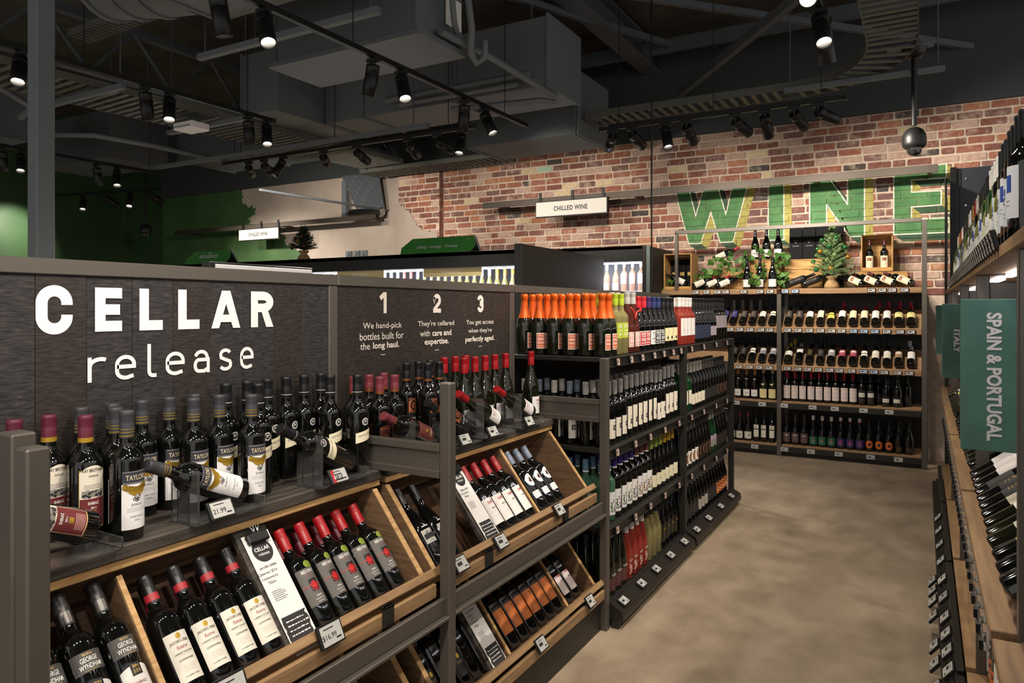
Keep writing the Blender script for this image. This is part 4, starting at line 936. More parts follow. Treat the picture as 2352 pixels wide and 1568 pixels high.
bottle_type('w_orc', 'red_wine_bottle', 'dark bottle with round orange label', 'burgundy', H=.315, Rb=.043, cap='#1c1a18', capl=.06, art=lambda a: (a.disc(0, .07, .036, .038, cm('#d2692f', .6), .0006, 24), a.disc(-.004, .072, .012, .014, INK, .0011, 12, .7), a.disc(.008, .06, .008, .006, INK, .0011, 10)))
bottle_type('w_gld', 'red_wine_bottle', 'black bottle with faint gold print', 'burgundy', H=.315, Rb=.043, cap='#191714', capl=.06, art=lambda a: [a.disc(-.02+.008*(k % 6), .03+.012*(k//6), .003, .004, cm('#6d5a34', .5), .0009, 8) for k in range(24)])
bottle_type('w_bur', 'red_wine_bottle', 'large black burgundy bottle with white label', 'burgundy', H=.335, Rb=.044, cap='#101010', capl=.06, label=(.025, .105, 60, '#dedbd4'), art=lambda a: (a.disc(-.026, .09, .006, .005, cm('#5b7a4a', .6)), a.lines([.08, .076], .036, GREY, .0012), a.lines([.06, .05], .03, GREY, .001)))
bottle_type('w_cha', 'red_wine_bottle', 'lying bottle with red capsule and cream label', H=.305, cap='#9c2028', capl=.055, label=(.035, .145, 65, '#d8d0c2'), art=lambda a: (a.lines([.12, .11, .08], .036, cm('#8c7a5a', .6), .0016), a.disc(0, .1, .01, .01, cm('#a8946a', .6), .0009, 12, .8)))
bottle_type('w_box', 'red_wine_bottle', 'lying bottle with gilt square on white label', H=.305, cap='#1b1b1b', capl=.055, label=(.03, .15, 65, '#ddd7cc'), art=lambda a: (a.rect(-.02, .02, .115, .142, cm('#b39a4a', .5)), a.lines([.09, .08], .03, GREY, .0016)))
bottle_type('w_ink', 'red_wine_bottle', 'lying black bottle with embossed dark label', H=.315, cap='#151515', capl=.06, label=(.04, .19, 60, '#1a1715'), art=lambda a: (a.lines([.15, .14, .13, .11], .02, cm('#8a8070', .5), .002), a.lines([.06], .03, cm('#8a8070', .5))))
bottle_type('w_pic', 'red_wine_bottle', 'bottle with picture on cream label', H=.31, cap='#4a1f22', capl=.055, label=(.03, .15, 62, '#ddd0ae'), art=lambda a: (a.rect(-.02, .02, .1, .13, cm('#7a3a2a', .6)), a.disc(-.006, .115, .008, .006, cm('#c9a06a', .6), .0011), a.lines([.08, .07, .05], .036, GREY, .0014)))
# ---- right rack and fridges
bottle_type('t_olv', 'white_wine_bottle', 'yellow-green bottle with black cap', 'burgundy', H=.31, Rb=.039, glass='yellow', cap='#1a2326', capl=.062, label=(.03, .115, 56, '#d9dcd2'), art=lambda a: a.text('CO', .08, .02, .012, INK, .0))
bottle_type('t_dkw', 'white_wine_bottle', 'dark bottle with white scroll label', 'bordeaux', H=.315, cap='#15181a', capl=.066, label=(.05, .165, 58, '#c9cfd6'), art=lambda a: (a.text('RE', .12, .04, .03, cm('#2b3c7a', .6), .02, rot=1.57), a.lines([.08, .07], .03, GREY, .002)))
bottle_type('t_blu', 'red_wine_bottle', 'dark bottle with blue and white label', 'bordeaux', H=.31, cap='#101418', capl=.066, label=(.06, .18, 58, '#d6dae0'), art=lambda a: (a.rect(-.02, .02, .12, .16, cm('#2c4a9a', .6)), a.lines([.1, .09], .03, GREY, .002)))
bottle_type('t_lgt', 'white_wine_bottle', 'pale bottle with light green label', 'burgundy', H=.31, Rb=.039, glass='clear', cap='#c9c9c4', capl=.062, label=(.02, .12, 58, '#b9cf9c'))
bottle_type('t_wht', 'white_wine_bottle', 'white-capped bottle with white label', 'bordeaux', H=.31, glass='green', cap='#d9d6d2', capl=.062, label=(.03, .14, 58, '#dedbd6'), art=lambda a: a.lines([.11, .1, .06], .036, GREY, .002))
bottle_type('t_yel', 'white_wine_bottle', 'amber-capped bottle with pale label', 'burgundy', H=.31, Rb=.039, glass='olive', cap='#c98a22', capl=.062, label=(.03, .12, 58, '#d9d4c8'))
bottle_type('t_red', 'red_wine_bottle', 'red-capped bottle with pale label', 'burgundy', H=.31, Rb=.039, cap='#b02a26', capl=.062, label=(.03, .12, 58, '#d6d0c8'))
bottle_type('f_ros', 'rose_wine_bottle', 'chilled blush bottle with white cap', 'burgundy', H=.315, Rb=.039, glass='blush', cap='#e6e6ea', capl=.06, label=(.02, .1, 56, '#d9a79c'), art=lambda a: a.disc(0, .06, .016, .02, ow))
bottle_type('f_wht', 'rose_wine_bottle', 'chilled blush bottle with tall white label', 'bordeaux', H=.33, glass='blush', cap='#e0e2ea', capl=.055, label=(.09, .2, 56, '#e6e4e4'), art=lambda a: (a.disc(0, .17, .006, .012, GREY), a.lines([.14], .03, GREY, .001)))
bottle_type('f_gld', 'white_wine_bottle', 'chilled white wine with gold cap', 'burgundy', H=.32, Rb=.039, glass='clear', cap='#d6a24a', capl=.06, label=(.02, .1, 56, '#dcd9d2'))
bottle_type('f_sil', 'white_wine_bottle', 'chilled white wine with silver cap', 'burgundy', H=.32, Rb=.039, glass='clear', cap='#d9dbe2', capl=.06, label=(.02, .1, 56, '#dcd9d2'))
bottle_type('f_pnk', 'rose_wine_bottle', 'chilled wine with pink cap', 'burgundy', H=.32, Rb=.039, glass='blush', cap='#c9716a', capl=.06, label=(.02, .1, 56, '#dcd9d2'))
# ================================================================ CELLAR RACKS (left foreground)
PX, BXK = -1.34, -1.87                       # front post line, back panel line
YP = (.672, 1.925, 3.245)                    # posts along the aisle
# bin geometry: bottles stand on a lip and lean back along eb; en points out to the shopper
SL = R(52)
eb = Vector((-math.cos(SL), 0, math.sin(SL))); en = Vector((math.sin(SL), 0, math.cos(SL)))
def rack_bay(y0, y1, label, gposts):
    t = thing('cellar_rack', label, 'rack', (PX, y0, 0), group='cellar racks with slanted wooden bins')
    L = y1-y0
    ys = [L] if gposts == 'end' else [0, L]
    for y in ys:
        p = MB().cbox(-.02, .02, y-.02, y+.02, 0, 1.31, .004).build('front_post', STEEL, t)
        if y == 0: continue
        # side arm: channel with lips, from the front post to the back
        MB().cbox(-.53, -.02, y-.012, y+.008, 1.0, 1.11, .002).cbox(-.53, -.02, y-.022, y-.008, 1.085, 1.11, .002).cbox(-.53, -.02, y-.024, y-.008, 1.0, 1.025, .002).build('side_arm', STEEL, t)
    # levels: beam and rail for both bin rows, plinth below
    for z, dx in ((.56, 0), (.10, .035)):
        if z > .3:
            bx('front_beam', -.012+dx, .004+dx, .02, L-.02, z+.005, z+.06, STEEL, t)
            bx('beam_lip', -.012+dx, .022+dx, .02, L-.02, z-.008, z+.005, STEEL, t)
    bx('plinth', -.03, -.012, .02, L-.02, 0, .135, STEELD, t)
    bx('back_sheet', BXK-PX+.0, BXK-PX+.012, .0, L, .0, 1.0, STEELD, t)
    # top shelf: grey weathered board with pine strip below its nose
    bx('top_board', BXK-PX+.012, -1.61-PX, .03, L-.005, .968, 1.0, W_GREY, t)
    bx('pine_strip', -1.655-PX, -1.618-PX, .03, L-.005, .944, .968, W_PINE, t)
    return t
rb1 = rack_bay(YP[0], YP[1], 'steel rack with slanted bins under the large white lettering', 'both')
rb2 = rack_bay(YP[1], YP[2], 'steel rack with slanted bins under the numbered sign panel', 'end')
# neighbour upright at the left edge
one('rack_upright', MB().cbox(-1.53, -1.47, .70, .745, 0, 1.315, .004), STEEL, 'steel rack upright at the left edge beside the first post', 'upright')

def bin_row(y0, y1, ox, oz, label, dividers, panels):
    """one wooden bin: sloped back, lip, fascia, side panels and dividers"""
    O = Vector((ox, 0, oz))
    M = basis(en, (0, 1, 0), eb, O)                    # local x = out, y = along, z = up the slope
    t = thing('wooden_bin', label, 'wooden bin', M=Matrix.Translation((ox, y0, oz)), group='slanted wooden wine bins')
    Q = Matrix.Translation((0, 0, 0)) @ basis(en, (0, 1, 0), eb, (0, 0, 0))
    L = y1-y0
    def slab(name, n0, n1, a, b, s0, s1, m, c=.002): return MB().cbox(n0, n1, a, b, s0, s1, c, 0, Q).build(name, m, t)
    slab('back_board', -.1, -.088, 0, L, -.0, .36, W_BROWNY)
    slab('lip', -.09, .128, 0.0, L, -.026, 0, W_LIP)
    # vertical header board closing the top
    MB().cbox(-.30, -.288, 0, L, .27, .34, .002).build('header_board', W_BROWNY, t)
    MB().prism([(-.168, .317), (-.158, .317), (-.213, .243), (-.223, .243)], 'y', 0, L).build('hood_board', W_BROWNY, t)
    MB().cbox(.1, .118, 0.0, L, -.013, .032, .003).build('fascia', W_LIP, t)
    for y, w in panels:
        a = y-y0
        prof_ = [(-.088, 0), (.088, 0), (.088, .325), (.03, .385), (-.088, .36)]
        mb = MB(); n = 5
        vs = [Q @ Vector((p[0], a, p[1])) for p in prof_] + [Q @ Vector((p[0], a+w, p[1])) for p in prof_]
        mb.add(vs, [(0, 1, 2, 3, 4), (9, 8, 7, 6, 5)] + [((i+1) % n, i, i+n, (i+1) % n+n) for i in range(n)])
        o = mb.build('side_panel', W_SAWN, t)
        slab('panel_edge', .0875, .0915, a+.001, a+w-.001, .0, .325, W_PINE, .0005)
    for y in dividers:
        a = y-y0
        slab('divider', -.088, .07, a, a+.016, 0, .325, W_SAWN); slab('divider_edge', .0695, .074, a+.001, a+.015, 0, .325, W_PINE, .0005)
    return t
O1 = (-1.487, .627); O2 = (-1.447, .168)
b11 = bin_row(.70, 1.905, *O1, 'upper slanted bin under large lettering, grey red and black bottles', (.995,), ((.70, .018), (1.878, .022)))
b21 = bin_row(1.945, 3.225, *O1, 'upper slanted bin under numbered panel, red-capped bottles', (2.735,), ((1.945, .022), (3.195, .02)))
b12 = bin_row(.70, 1.905, *O2, 'lower slanted bin at bottom edge under large lettering', (1.69,), ((.70, .018), (1.85, .024)))
b22 = bin_row(1.945, 3.225, *O2, 'lower slanted bin holding orange-labelled bottles', (2.41, 2.93), ((1.945, .022), (3.195, .02)))
def bin_bottle(key, y, O, n, label, group, s=0.003):
    p = Vector((O[0], y, O[1])) + en*n + eb*s
    M = basis((0, 1, 0), -en, eb, p) @ Matrix.Rotation(R(random.uniform(-7, 7)), 4, 'Z')
    return put(key, M, label, group)
def fill_bin(key, ys, O, n, where, group, s=0.003):
    for i, y in enumerate(ys): bin_bottle(key, y, O, n, '%s, %s from left in %s' % (BT[key]['desc'], ORD[i], where), group, s)
U1, U2 = 'upper bin', 'upper far bin'
fill_bin('gw', [.80, .878, .955], O1, .046, U1, 'bottles in the upper near bin', .02)
fill_bin('gwb', [.838, .916], O1, -.035, U1, 'bottles in the upper near bin')
fill_bin('jc', [1.071, 1.148, 1.225, 1.302], O1, .046, U1, 'bottles in the upper near bin')
fill_bin('jcb', [1.115, 1.2, 1.28], O1, -.035, U1, 'bottles in the upper near bin')
fill_bin('rk', [1.49, 1.568, 1.646, 1.724, 1.802], O1, .046, U1, 'bottles in the upper near bin')
fill_bin('rkb', [1.53, 1.61, 1.69, 1.77], O1, -.035, U1, 'bottles in the upper near bin')
fill_bin('sk', [2.04, 2.122], O1, .04, U2, 'bottles in the upper far bin', .0)
fill_bin('sk', [2.205], O1, -.03, 'far bin behind the card', 'bottles in the upper far bin')
fill_bin('pf', [2.455, 2.533, 2.611, 2.689], O1, .046, U2, 'bottles in the upper far bin')
fill_bin('wr', [2.82, 2.90, 2.98], O1, .04, U2, 'bottles in the upper far bin')
fill_bin('wr', [2.86], O1, -.035, 'far bin second layer', 'bottles in the upper far bin')
W1, W2 = 'lower bin', 'lower far bin'
fill_bin('bg', [1.36, 1.445, 1.53, 1.615], O2, .04, W1, 'bottles in the lower near bin')
fill_bin('mg', [1.99, 2.07, 2.15], O2, .04, W2, 'bottles in the lower far bin')
fill_bin('gwb', [2.235, 2.315], O2, .02, W2, 'bottles in the lower far bin')
fill_bin('or', [2.487, 2.566, 2.645, 2.724, 2.803, 2.88], O2, .046, W2, 'bottles in the lower far bin')
fill_bin('pk', [2.995, 3.075], O2, .04, W2, 'bottles in the lower far bin')
# tasting cards clipped to grey boards
BRUSH = cm('#2d2b2c', .7)
def card(y, O, name, heading, blocks, label):
    ey = Vector((0, 1, 0))
    M = basis(ey, eb, en, Vector((O[0], y, O[1])) + en*.084)
    t = thing('tasting_card', label, 'card', M=M, group='tasting cards clipped to bin boards')
    MB().cbox(-.055, .055, .0, .37, -.03, -.012, .002).build('backing_board', W_GREY, t)
    c = MB().box(-.042, .05, -.03, .315, -.008, -.0065).build('card_sheet', PAPER, t)
    mb = MB()
    n = 24; cx, cz, r = .004, .262, .033
    vs = [(cx+r*math.cos(2*math.pi*k/n), cz+r*math.sin(2*math.pi*k/n), -.006) for k in range(n)]
    mb.add(vs, [tuple(range(n))], 0)
    Z = lambda x, z, l=.0: basis((1, 0, 0), (0, 1, 0), (0, 0, 1), (x, z, -.0055+l))
    put_text(mb, 'CELLAR', Z(cx, .268), .05, .011, 1, .015); put_text(mb, 'release', Z(cx, .253), .036, .009, 1, .0)
    z = .215
    for k, s in enumerate(heading):
        put_text(mb, s, Z(-.002 if k == 0 else -.012, z), None, .0082 if k == 0 else .0075, 0, .012 if k == 0 else 0); z -= .0145
    rk = random.Random(len(label))
    for k in range(6): mb.box(-.028, -.028+.045*rk.uniform(.7, 1), z-.012-.0052*k, z-.0105-.0052*k, -.006, -.0055, 2)
    # brushed dark block with white script lines
    ed = [(-.036+rk.uniform(-.004, .004), -.012+.0085*k) for k in range(11)] + [(.044+rk.uniform(-.004, .004), .073-.0085*k) for k in range(11)]
    mb.add([(x, zz, -.0058) for x, zz in ed], [tuple(reversed(range(len(ed))))], 0)
    for j in range(4):
        x = -.028
        while x < .034:
            w = rk.uniform(.004, .012); mb.box(x, x+w, .056-.013*j, .0578-.013*j+.002*(rk.random()), -.0056, -.005, 1); x += w+.003
    mb.build('printing', [BRUSH, cm('#efeeec', .7), cm('#77736f', .7)], c)
    k = MB().cbox(-.034, .036, .285, .315, -.006, .01, .004).build('bulldog_clip', BLACKM, t)
    for sg in (-1, 1):
        MB().tube([(.001+sg*.006, .315, .006), (.001+sg*.016, .335, .008), (.001+sg*.012, .35, .009), (.001+sg*.004, .34, .009), (.001+sg*.005, .318, .007)], .0018, 6).build('clip_wire', CHROME, k)
card(1.383, O1, 'a', ["JACOB'S CREEK", 'Cabernet 2014', 'Coonawarra', '750ml'], 0, 'white tasting card between cream-labelled and grey-labelled bottles')
card(2.352, O1, 'b', ['THINGS', 'Shiraz 2013', 'Coonawarra', '750ml'][1:], 0, 'white tasting card behind the second front post')
card(2.33, O2, 'c', ["JACOB'S CREEK", 'Cabernet', '2014', 'Coonawarra', '750ml'], 0, 'white tasting card left of orange-labelled bottles')

# e-ink price tags
def price_tag(M, label, group, w=.07, h=.045, price=None, red=False, frame=BLACKP, screen=SCREEN):
    """M: local x right, y up, z out"""
    o = MB().cbox(-w/2, w/2, -h/2, h/2, -.006, .006, .002).build('price_tag', frame, None, M)
    tag(o, label, 'price tag', group)
    s = MB().box(-w/2+.006, w/2-.006, -h/2+.005, h/2-.005, .005, .0066).build('screen', screen, o)
    mb = MB(); Z = lambda x, y: Matrix.Translation((x, y, .0069))
    if red: mb.box(-w/2+.006, -w/2+.018, -h/2+.005, h/2-.005, .0065, .0068, 1); mb.box(-w/2+.018, w*.14, -h*.3, h*.12, .0065, .0068, 0)
    if price: put_text(mb, price, Z(-w*.12, -h*.08), None, h*.26, 2 if red else 0, .01)
    else: mb.box(-w*.3, w*.05, -h*.1, h*.12, .0065, .0069)
    mb.box(-w*.3, w*.12, h*.24, h*.29, .0065, .0069); mb.box(w*.14, w*.34, -h*.28, -h*.2, .0065, .0069)
    mb.build('print', [INK, REDI, WHT], s)
    return o
tilt = lambda x, y, z, deg=35: basis((0, 1, 0), Vector((-math.sin(R(deg)), 0, math.cos(R(deg)))), Vector((math.cos(R(deg)), 0, math.sin(R(deg)))), (x, y, z))
gt = 'price tags on the cellar bins'
price_tag(tilt(-1.362, 1.415, .69, 25), 'price tag reading 16.99 on lip below grey labels', gt, .085, .06, '$16.99')
price_tag(tilt(-1.362, 1.1, .69, 25), 'price tag on lip below cream labels', gt, .085, .06)
price_tag(tilt(-1.362, 2.03, .685), 'price tag on lip just right of middle post', gt, .075, .055)
price_tag(tilt(-1.362, 2.3, .685), 'price tag on lip under the far tasting card', gt, .075, .055)
price_tag(tilt(-1.362, 2.79, .685), 'price tag on lip below blue-grey caps', gt, .075, .055)
price_tag(tilt(-1.322, 2.545, .215), 'price tag on lip below orange labels', gt, .075, .055)
price_tag(tilt(-1.322, 3.03, .215), 'price tag on lip below pale pink labels', gt, .075, .055)
for k, (y, z, x) in enumerate(((1.655, .63, -1.366), (2.22, .63, -1.366), (2.86, .63, -1.366))):
    one('fascia_clip', MB().cbox(x-.004, x+.008, y-.022, y+.022, z-.01, z+.05, .002).cbox(x-.02, x+.008, y-.022, y+.022, z+.042, z+.05, .002), STEELD,
        'dark metal clip on bin fascia, %s from the left' % ORD[k], 'clip', 'metal clips on the bin fascia')

# standing bottles on the dark top board
ZS = 1.0
def shelf_row(key, pts, where, group, rot=90):
    for i, (x, y) in enumerate(sorted(pts, key=lambda p: p[1])):
        put(key, up(x, y, ZS, rot), '%s, %s from left %s' % (BT[key]['desc'], ORD[i], where), group)
gS = 'bottles standing under the lettered panels'
shelf_row('kb', [(-1.80, .863), (-1.81, .943), (-1.728, .983)], 'below the large lettering', gS)
shelf_row('ty', [(-1.815, 1.022), (-1.815, 1.102), (-1.737, 1.062), (-1.815, 1.182), (-1.815, 1.262), (-1.66, 1.042), (-1.736, 1.28), (-1.815, 1.342), (-1.738, 1.365), (-1.668, 1.418)], 'below the large lettering', gS)
shelf_row('pt', [(-1.81, 1.445), (-1.81, 1.523), (-1.81, 1.601), (-1.81, 1.679), (-1.81, 1.757), (-1.81, 1.835), (-1.72, 1.488), (-1.728, 1.795), (-1.66, 1.853)], 'below the large lettering', gS)
shelf_row('bu', [(-1.81, 2.0), (-1.81, 2.085), (-1.725, 2.045), (-1.81, 2.17), (-1.725, 2.13)], 'behind the middle post', gS)
shelf_row('ba', [(-1.81, 2.31), (-1.81, 2.39), (-1.73, 2.345), (-1.81, 2.47), (-1.73, 2.425)], 'behind the middle post', gS)
shelf_row('re', [(-1.815, 2.58), (-1.815, 2.665), (-1.73, 2.61), (-1.815, 2.75), (-1.73, 2.695), (-1.73, 2.78), (-1.73, 2.865), (-1.73, 2.965), (-1.70, 3.165)], 'below the numbered panel', gS)
# display bottles lying in clear stands
def cradle(key, y0, z0, y1, z1, x, label, tagm=None, price=None, red=False, lift=.35):
    a = Vector((0, y0-y1, z0-z1)).normalized()             # base to neck
    base = Vector((x, y1, z1))
    f = Vector((1, 0, 0)); f = (f + Vector((0, 0, lift)) ); f = (f - a*f.dot(a)).normalized()
    ex = (-f).cross(a)
    M = basis(ex, -f, a, base)
    put(key, M, label, 'display bottles lying in clear stands')
    t = thing('bottle_stand', 'clear acrylic stand under ' + label, 'bottle stand', (x, (y0+y1)/2, ZS), group='clear acrylic bottle stands')
    L = abs(y1-y0); yc = (y0+y1)/2; H = BT[key]['H']
    ny = y0+.085-yc
    b0, b1 = ny-.01, y1+.04-yc
    MB().box(-.045, .06, b0, b1, .001, .005).build('base_plate', ACRY, t)
    nz = z0-ZS-.055
    u = MB().box(-.045, -.022, ny-.004, ny+.001, .005, nz+.035).box(.022, .06, ny-.004, ny+.001, .005, nz+.035).box(-.022, .022, ny-.004, ny+.001, .005, nz-.022)
    u.build('neck_plate', ACRY, t)
    MB().box(-.045, .06, b1-.005, b1, .005, .03).build('end_stop', ACRY, t)
    if price is not None:
        price_tag(basis((0, 1, 0), (-.5, 0, .866), (.866, 0, .5), (x+.065, ny+.06+yc, ZS+.03)), 'price tag on stand holding ' + label, gt, .075, .05, price or None, red)
cradle('kb', .735, 1.14, .945, 1.052, -1.642, 'lying maroon and cream bottle at left end', None, None)
cradle('ty', 1.1, 1.16, 1.36, 1.045, -1.645, 'lying bottle with gold medals', None, '21.99')
cradle('pt', 1.53, 1.182, 1.79, 1.045, -1.645, 'lying black bottle with cream band', None, '$120', True)
cradle('bu', 1.985, 1.165, 2.24, 1.055, -1.642, 'lying bottle with maroon label', None, None)
cradle('ba', 2.24, 1.182, 2.52, 1.045, -1.645, 'lying bottle with copper artwork', None, '')
cradle('re', 2.452, 1.195, 2.735, 1.05, -1.645, 'lying red-capped bottle, left one', None, '')
cradle('re', 2.775, 1.175, 3.04, 1.052, -1.645, 'lying red-capped bottle, right one', None, '')

# lettered panels
def panel(y0, y1, label, planks, mats):
    t = thing('plank_sign', label, 'sign', (BXK, y0, 1.0), group='dark plank panels above the cellar racks')
    L = y1-y0
    bx('top_rail', -.02, .025, .022 if y0 > 1 else -.022, L+.0215, .632, .672, STEEL, t); bx('post', -.02, .022, L-.022, L+.022, -1.0, .632, STEEL, t)
    if y0 < 1: bx('post', -.02, .022, -.022, .022, -1.0, .632, STEEL, t)
    w = (L-.044)/planks; y = .022
    for k in range(planks):
        bx('plank', 0 + .0006*(k % 3), .016 + .0006*(k % 3), y+.0006, y+w-.0006, .0, .632, mats[k % len(mats)], t, .001); y += w
    return t
p1 = panel(.3, 1.937, 'dark plank sign lettered with large white words', 13, (W_PANEL, W_PANEL, W_PANEL2))
p2 = panel(1.937, 3.24, 'dark plank sign with three numbered steps', 10, (W_PANEL2, W_PANEL2, W_PANEL2))
def wall_text(parent, py0, body, y0, y1, z0, z1, m, bold=0, name='lettering'):
    mb = MB()
    M = basis((0, 1, 0), (0, 0, 1), (1, 0, 0), (.0185, (y0+y1)/2-py0, (z0+z1)/2-1.0))
    put_text(mb, body, M, y1-y0, z1-z0, 0, bold, 1.0)
    return mb.build(name, m, parent)
def arc(cx, cy, rx, ry, a0, a1, n=10): return [(cx+rx*math.cos(R(a0+(a1-a0)*k/n)), cy+ry*math.sin(R(a0+(a1-a0)*k/n))) for k in range(n+1)]
def stroke_glyph(ch, w, h, s):
    """centre lines of plain grotesque letters in a w x h box, stroke s"""
    l, r, b, t = s/2, w-s/2, s/2, h-s/2; cx, m = w/2, h/2; rc = (r-l)/2
    if ch == 'C': return [[(r, h*.6)] + arc(cx, t-rc, rc, rc, 0, 180, 16) + arc(cx, b+rc, rc, rc, 180, 360, 16) + [(r, h*.4)]]
    if ch == 'E': return [[(w, t), (l, t), (l, b), (w, b)], [(l, m), (w*.92, m)]]
    if ch == 'L': return [[(l, h), (l, b), (w, b)]]
    if ch == 'A': return []
    if ch == 'R': return [[(l, 0), (l, h)], [(l, t), (r-h*.25, t)] + arc(r-h*.25, h*.71, h*.25, t-h*.71, 90, -90) + [(l, h*.71-(t-h*.71))]]
    if ch == 'r': return [[(l, 0), (l, h)]] + [arc(w*.72, h*.62, w*.72-l, t-h*.62, 180, 62)]
    if ch == 'e': return [[(l, m*1.06), (r, m*1.06), (r, h*.62)] + arc(cx, h*.62, rc, t-h*.62, 0, 180) + [(l, h*.36)] + arc(cx, h*.36, rc, h*.36-b, 180, 300) + [(r*.97, b+h*.07)]]
    if ch == 'l': return [[(l, h), (l, b+.012)] + arc(l+.012, b+.012, .012, .012, 180, 270, 6) + [(w, b)]]
    if ch == 'a': return [arc(cx*.95, h*.66, rc*.9, t-h*.66, 165, 0) + [(r, h*.6), (r, 0)], [(r, h*.57), (l+w*.22, h*.57)] + arc(l+w*.22, h*.29+b*.5, w*.22, h*.28-b*.5, 90, 270) + [(r-w*.25, b), (r, h*.2)]]
    if ch == 's': return [arc(cx, h*.73, rc*.92, t-h*.73, 25, 180, 12) + [(l+w*.06, h*.6), (cx, m), (r-w*.06, h*.42)] + arc(cx, h*.28, rc, h*.28-b, 30, -155, 14)]
    if ch == '1': return [[(w-s*.5, 0), (w-s*.5, h)], [(w-s*.6, h*.93), (s*.2, h*.7)]]
    if ch == '2': return [[(l, h*.72)] + arc(cx, t-rc, rc, rc, 180, -25, 14) + [(l+s*.1, b*1.6), (l+s*.1, b)], [(0, b), (w, b)]]
    if ch == '3': return [arc(cx, t-rc*.95, rc, rc*.95, 165, -75, 16) + [(cx-s*.15, h*.54)], [(cx-s*.15, h*.54)] + arc(cx, b+rc*1.05, rc, rc*1.05, 75, -165, 16)]
def stroke_mesh(mb, line, s, T):
    line = [p for i, p in enumerate(line) if i == 0 or math.hypot(p[0]-line[i-1][0], p[1]-line[i-1][1]) > 1e-5]
    n = len(line); L_, R_ = [], []
    for i in range(n):
        p = Vector(line[i]); a = Vector(line[max(i-1, 0)]); c = Vector(line[min(i+1, n-1)])
        d0 = (p-a).normalized() if i else (c-p).normalized(); d1 = (c-p).normalized() if i < n-1 else d0
        nrm = Vector((-d0.y-d1.y, d0.x+d1.x))
        nrm = nrm.normalized() if nrm.length > .01 else Vector((-d1.y, d1.x))
        k = s/2/max(.5, nrm.dot(Vector((-d1.y, d1.x))))
        L_.append(p+nrm*k); R_.append(p-nrm*k)
    vs = [T(q) for q in L_+R_]
    mb.add(vs, [(i+n, i+1+n, i+1, i) for i in range(n-1)])
def big_letter(parent, py0, ch, y0, y1, z0, z1, s, m):
    mb = MB()
    polys = {'A': lambda w, h: [[(0, 0), (s, 0), (w/2+s*.5, h), (w/2-s*.55, h)], [(w-s, 0), (w, 0), (w/2+s*.55, h), (w/2-s*.5, h)], [(w*.22, h*.16), (w*.78, h*.16), (w*.72, h*.36), (w*.28, h*.36)]],
             'R': lambda w, h: [[(w-s*1.08, 0), (w, 0), (w*.42+s, h*.5), (w*.42, h*.5)]]}
    for k, pl in enumerate(polys.get(ch, lambda w, h: [])(y1-y0, z1-z0)): mb.add([(.0196+.00025*k, y0-py0+q[0], z0-1.0+q[1]) for q in pl], [tuple(range(len(pl)))])
    for k, ln in enumerate(stroke_glyph(ch, y1-y0, z1-z0, s)): stroke_mesh(mb, ln, s, lambda q: (.0188+.00025*k, y0-py0+q.x, z0-1.0+q.y))
    return mb.build('lettering', m, parent)
for ch, a, b in (('C', .934, 1.021), ('E', 1.077, 1.149), ('L', 1.198, 1.267), ('L', 1.315, 1.385), ('A', 1.425, 1.53), ('R', 1.572, 1.662)):
    big_letter(p1, .3, ch, a, b, 1.49 - (.004 if ch == 'C' else 0), 1.604 + (.003 if ch == 'C' else 0), .0275, WHITE)
for ch, a, b, hi in (('r', 1.058, 1.105, 1.424), ('e', 1.13, 1.188, 1.426), ('l', 1.221, 1.248, 1.452), ('e', 1.276, 1.336, 1.427), ('a', 1.365, 1.42, 1.428), ('s', 1.452, 1.5, 1.428), ('e', 1.53, 1.582, 1.429)):
    big_letter(p1, .3, ch, a, b, 1.36, hi, .0105, WHITE)
for n_, a, b in (('1', 2.193, 2.236), ('2', 2.548, 2.606), ('3', 2.904, 2.961)): big_letter(p2, 1.937, n_, a, b, 1.531, 1.614, .0185, OFFW)
def lines3(rows):
    for body, yc, w, z0, z1, b in rows: wall_text(p2, 1.937, body, yc-w/2, yc+w/2, z0, z1, OFFW, b)
lines3([('We hand-pick', 2.215, .235, 1.465, 1.495, .004), ('bottles built for', 2.212, .265, 1.428, 1.456, .004), ('the', 2.11, .055, 1.392, 1.418, .004), ('long haul.', 2.235, .16, 1.386, 1.418, .024), ('...', 2.215, .028, 1.366, 1.37, .02),
        ("They're cellared", 2.575, .27, 1.468, 1.497, .004), ('with', 2.49, .07, 1.43, 1.456, .004), ('care and', 2.615, .145, 1.43, 1.456, .024), ('expertise.', 2.577, .18, 1.386, 1.418, .024), ('...', 2.577, .03, 1.366, 1.37, .02),
        ('You get access', 2.932, .245, 1.468, 1.496, .004), ("when they're", 2.932, .21, 1.429, 1.456, .004), ('perfectly aged.', 2.932, .26, 1.386, 1.418, .024), ('...', 2.932, .03, 1.366, 1.37, .02)])
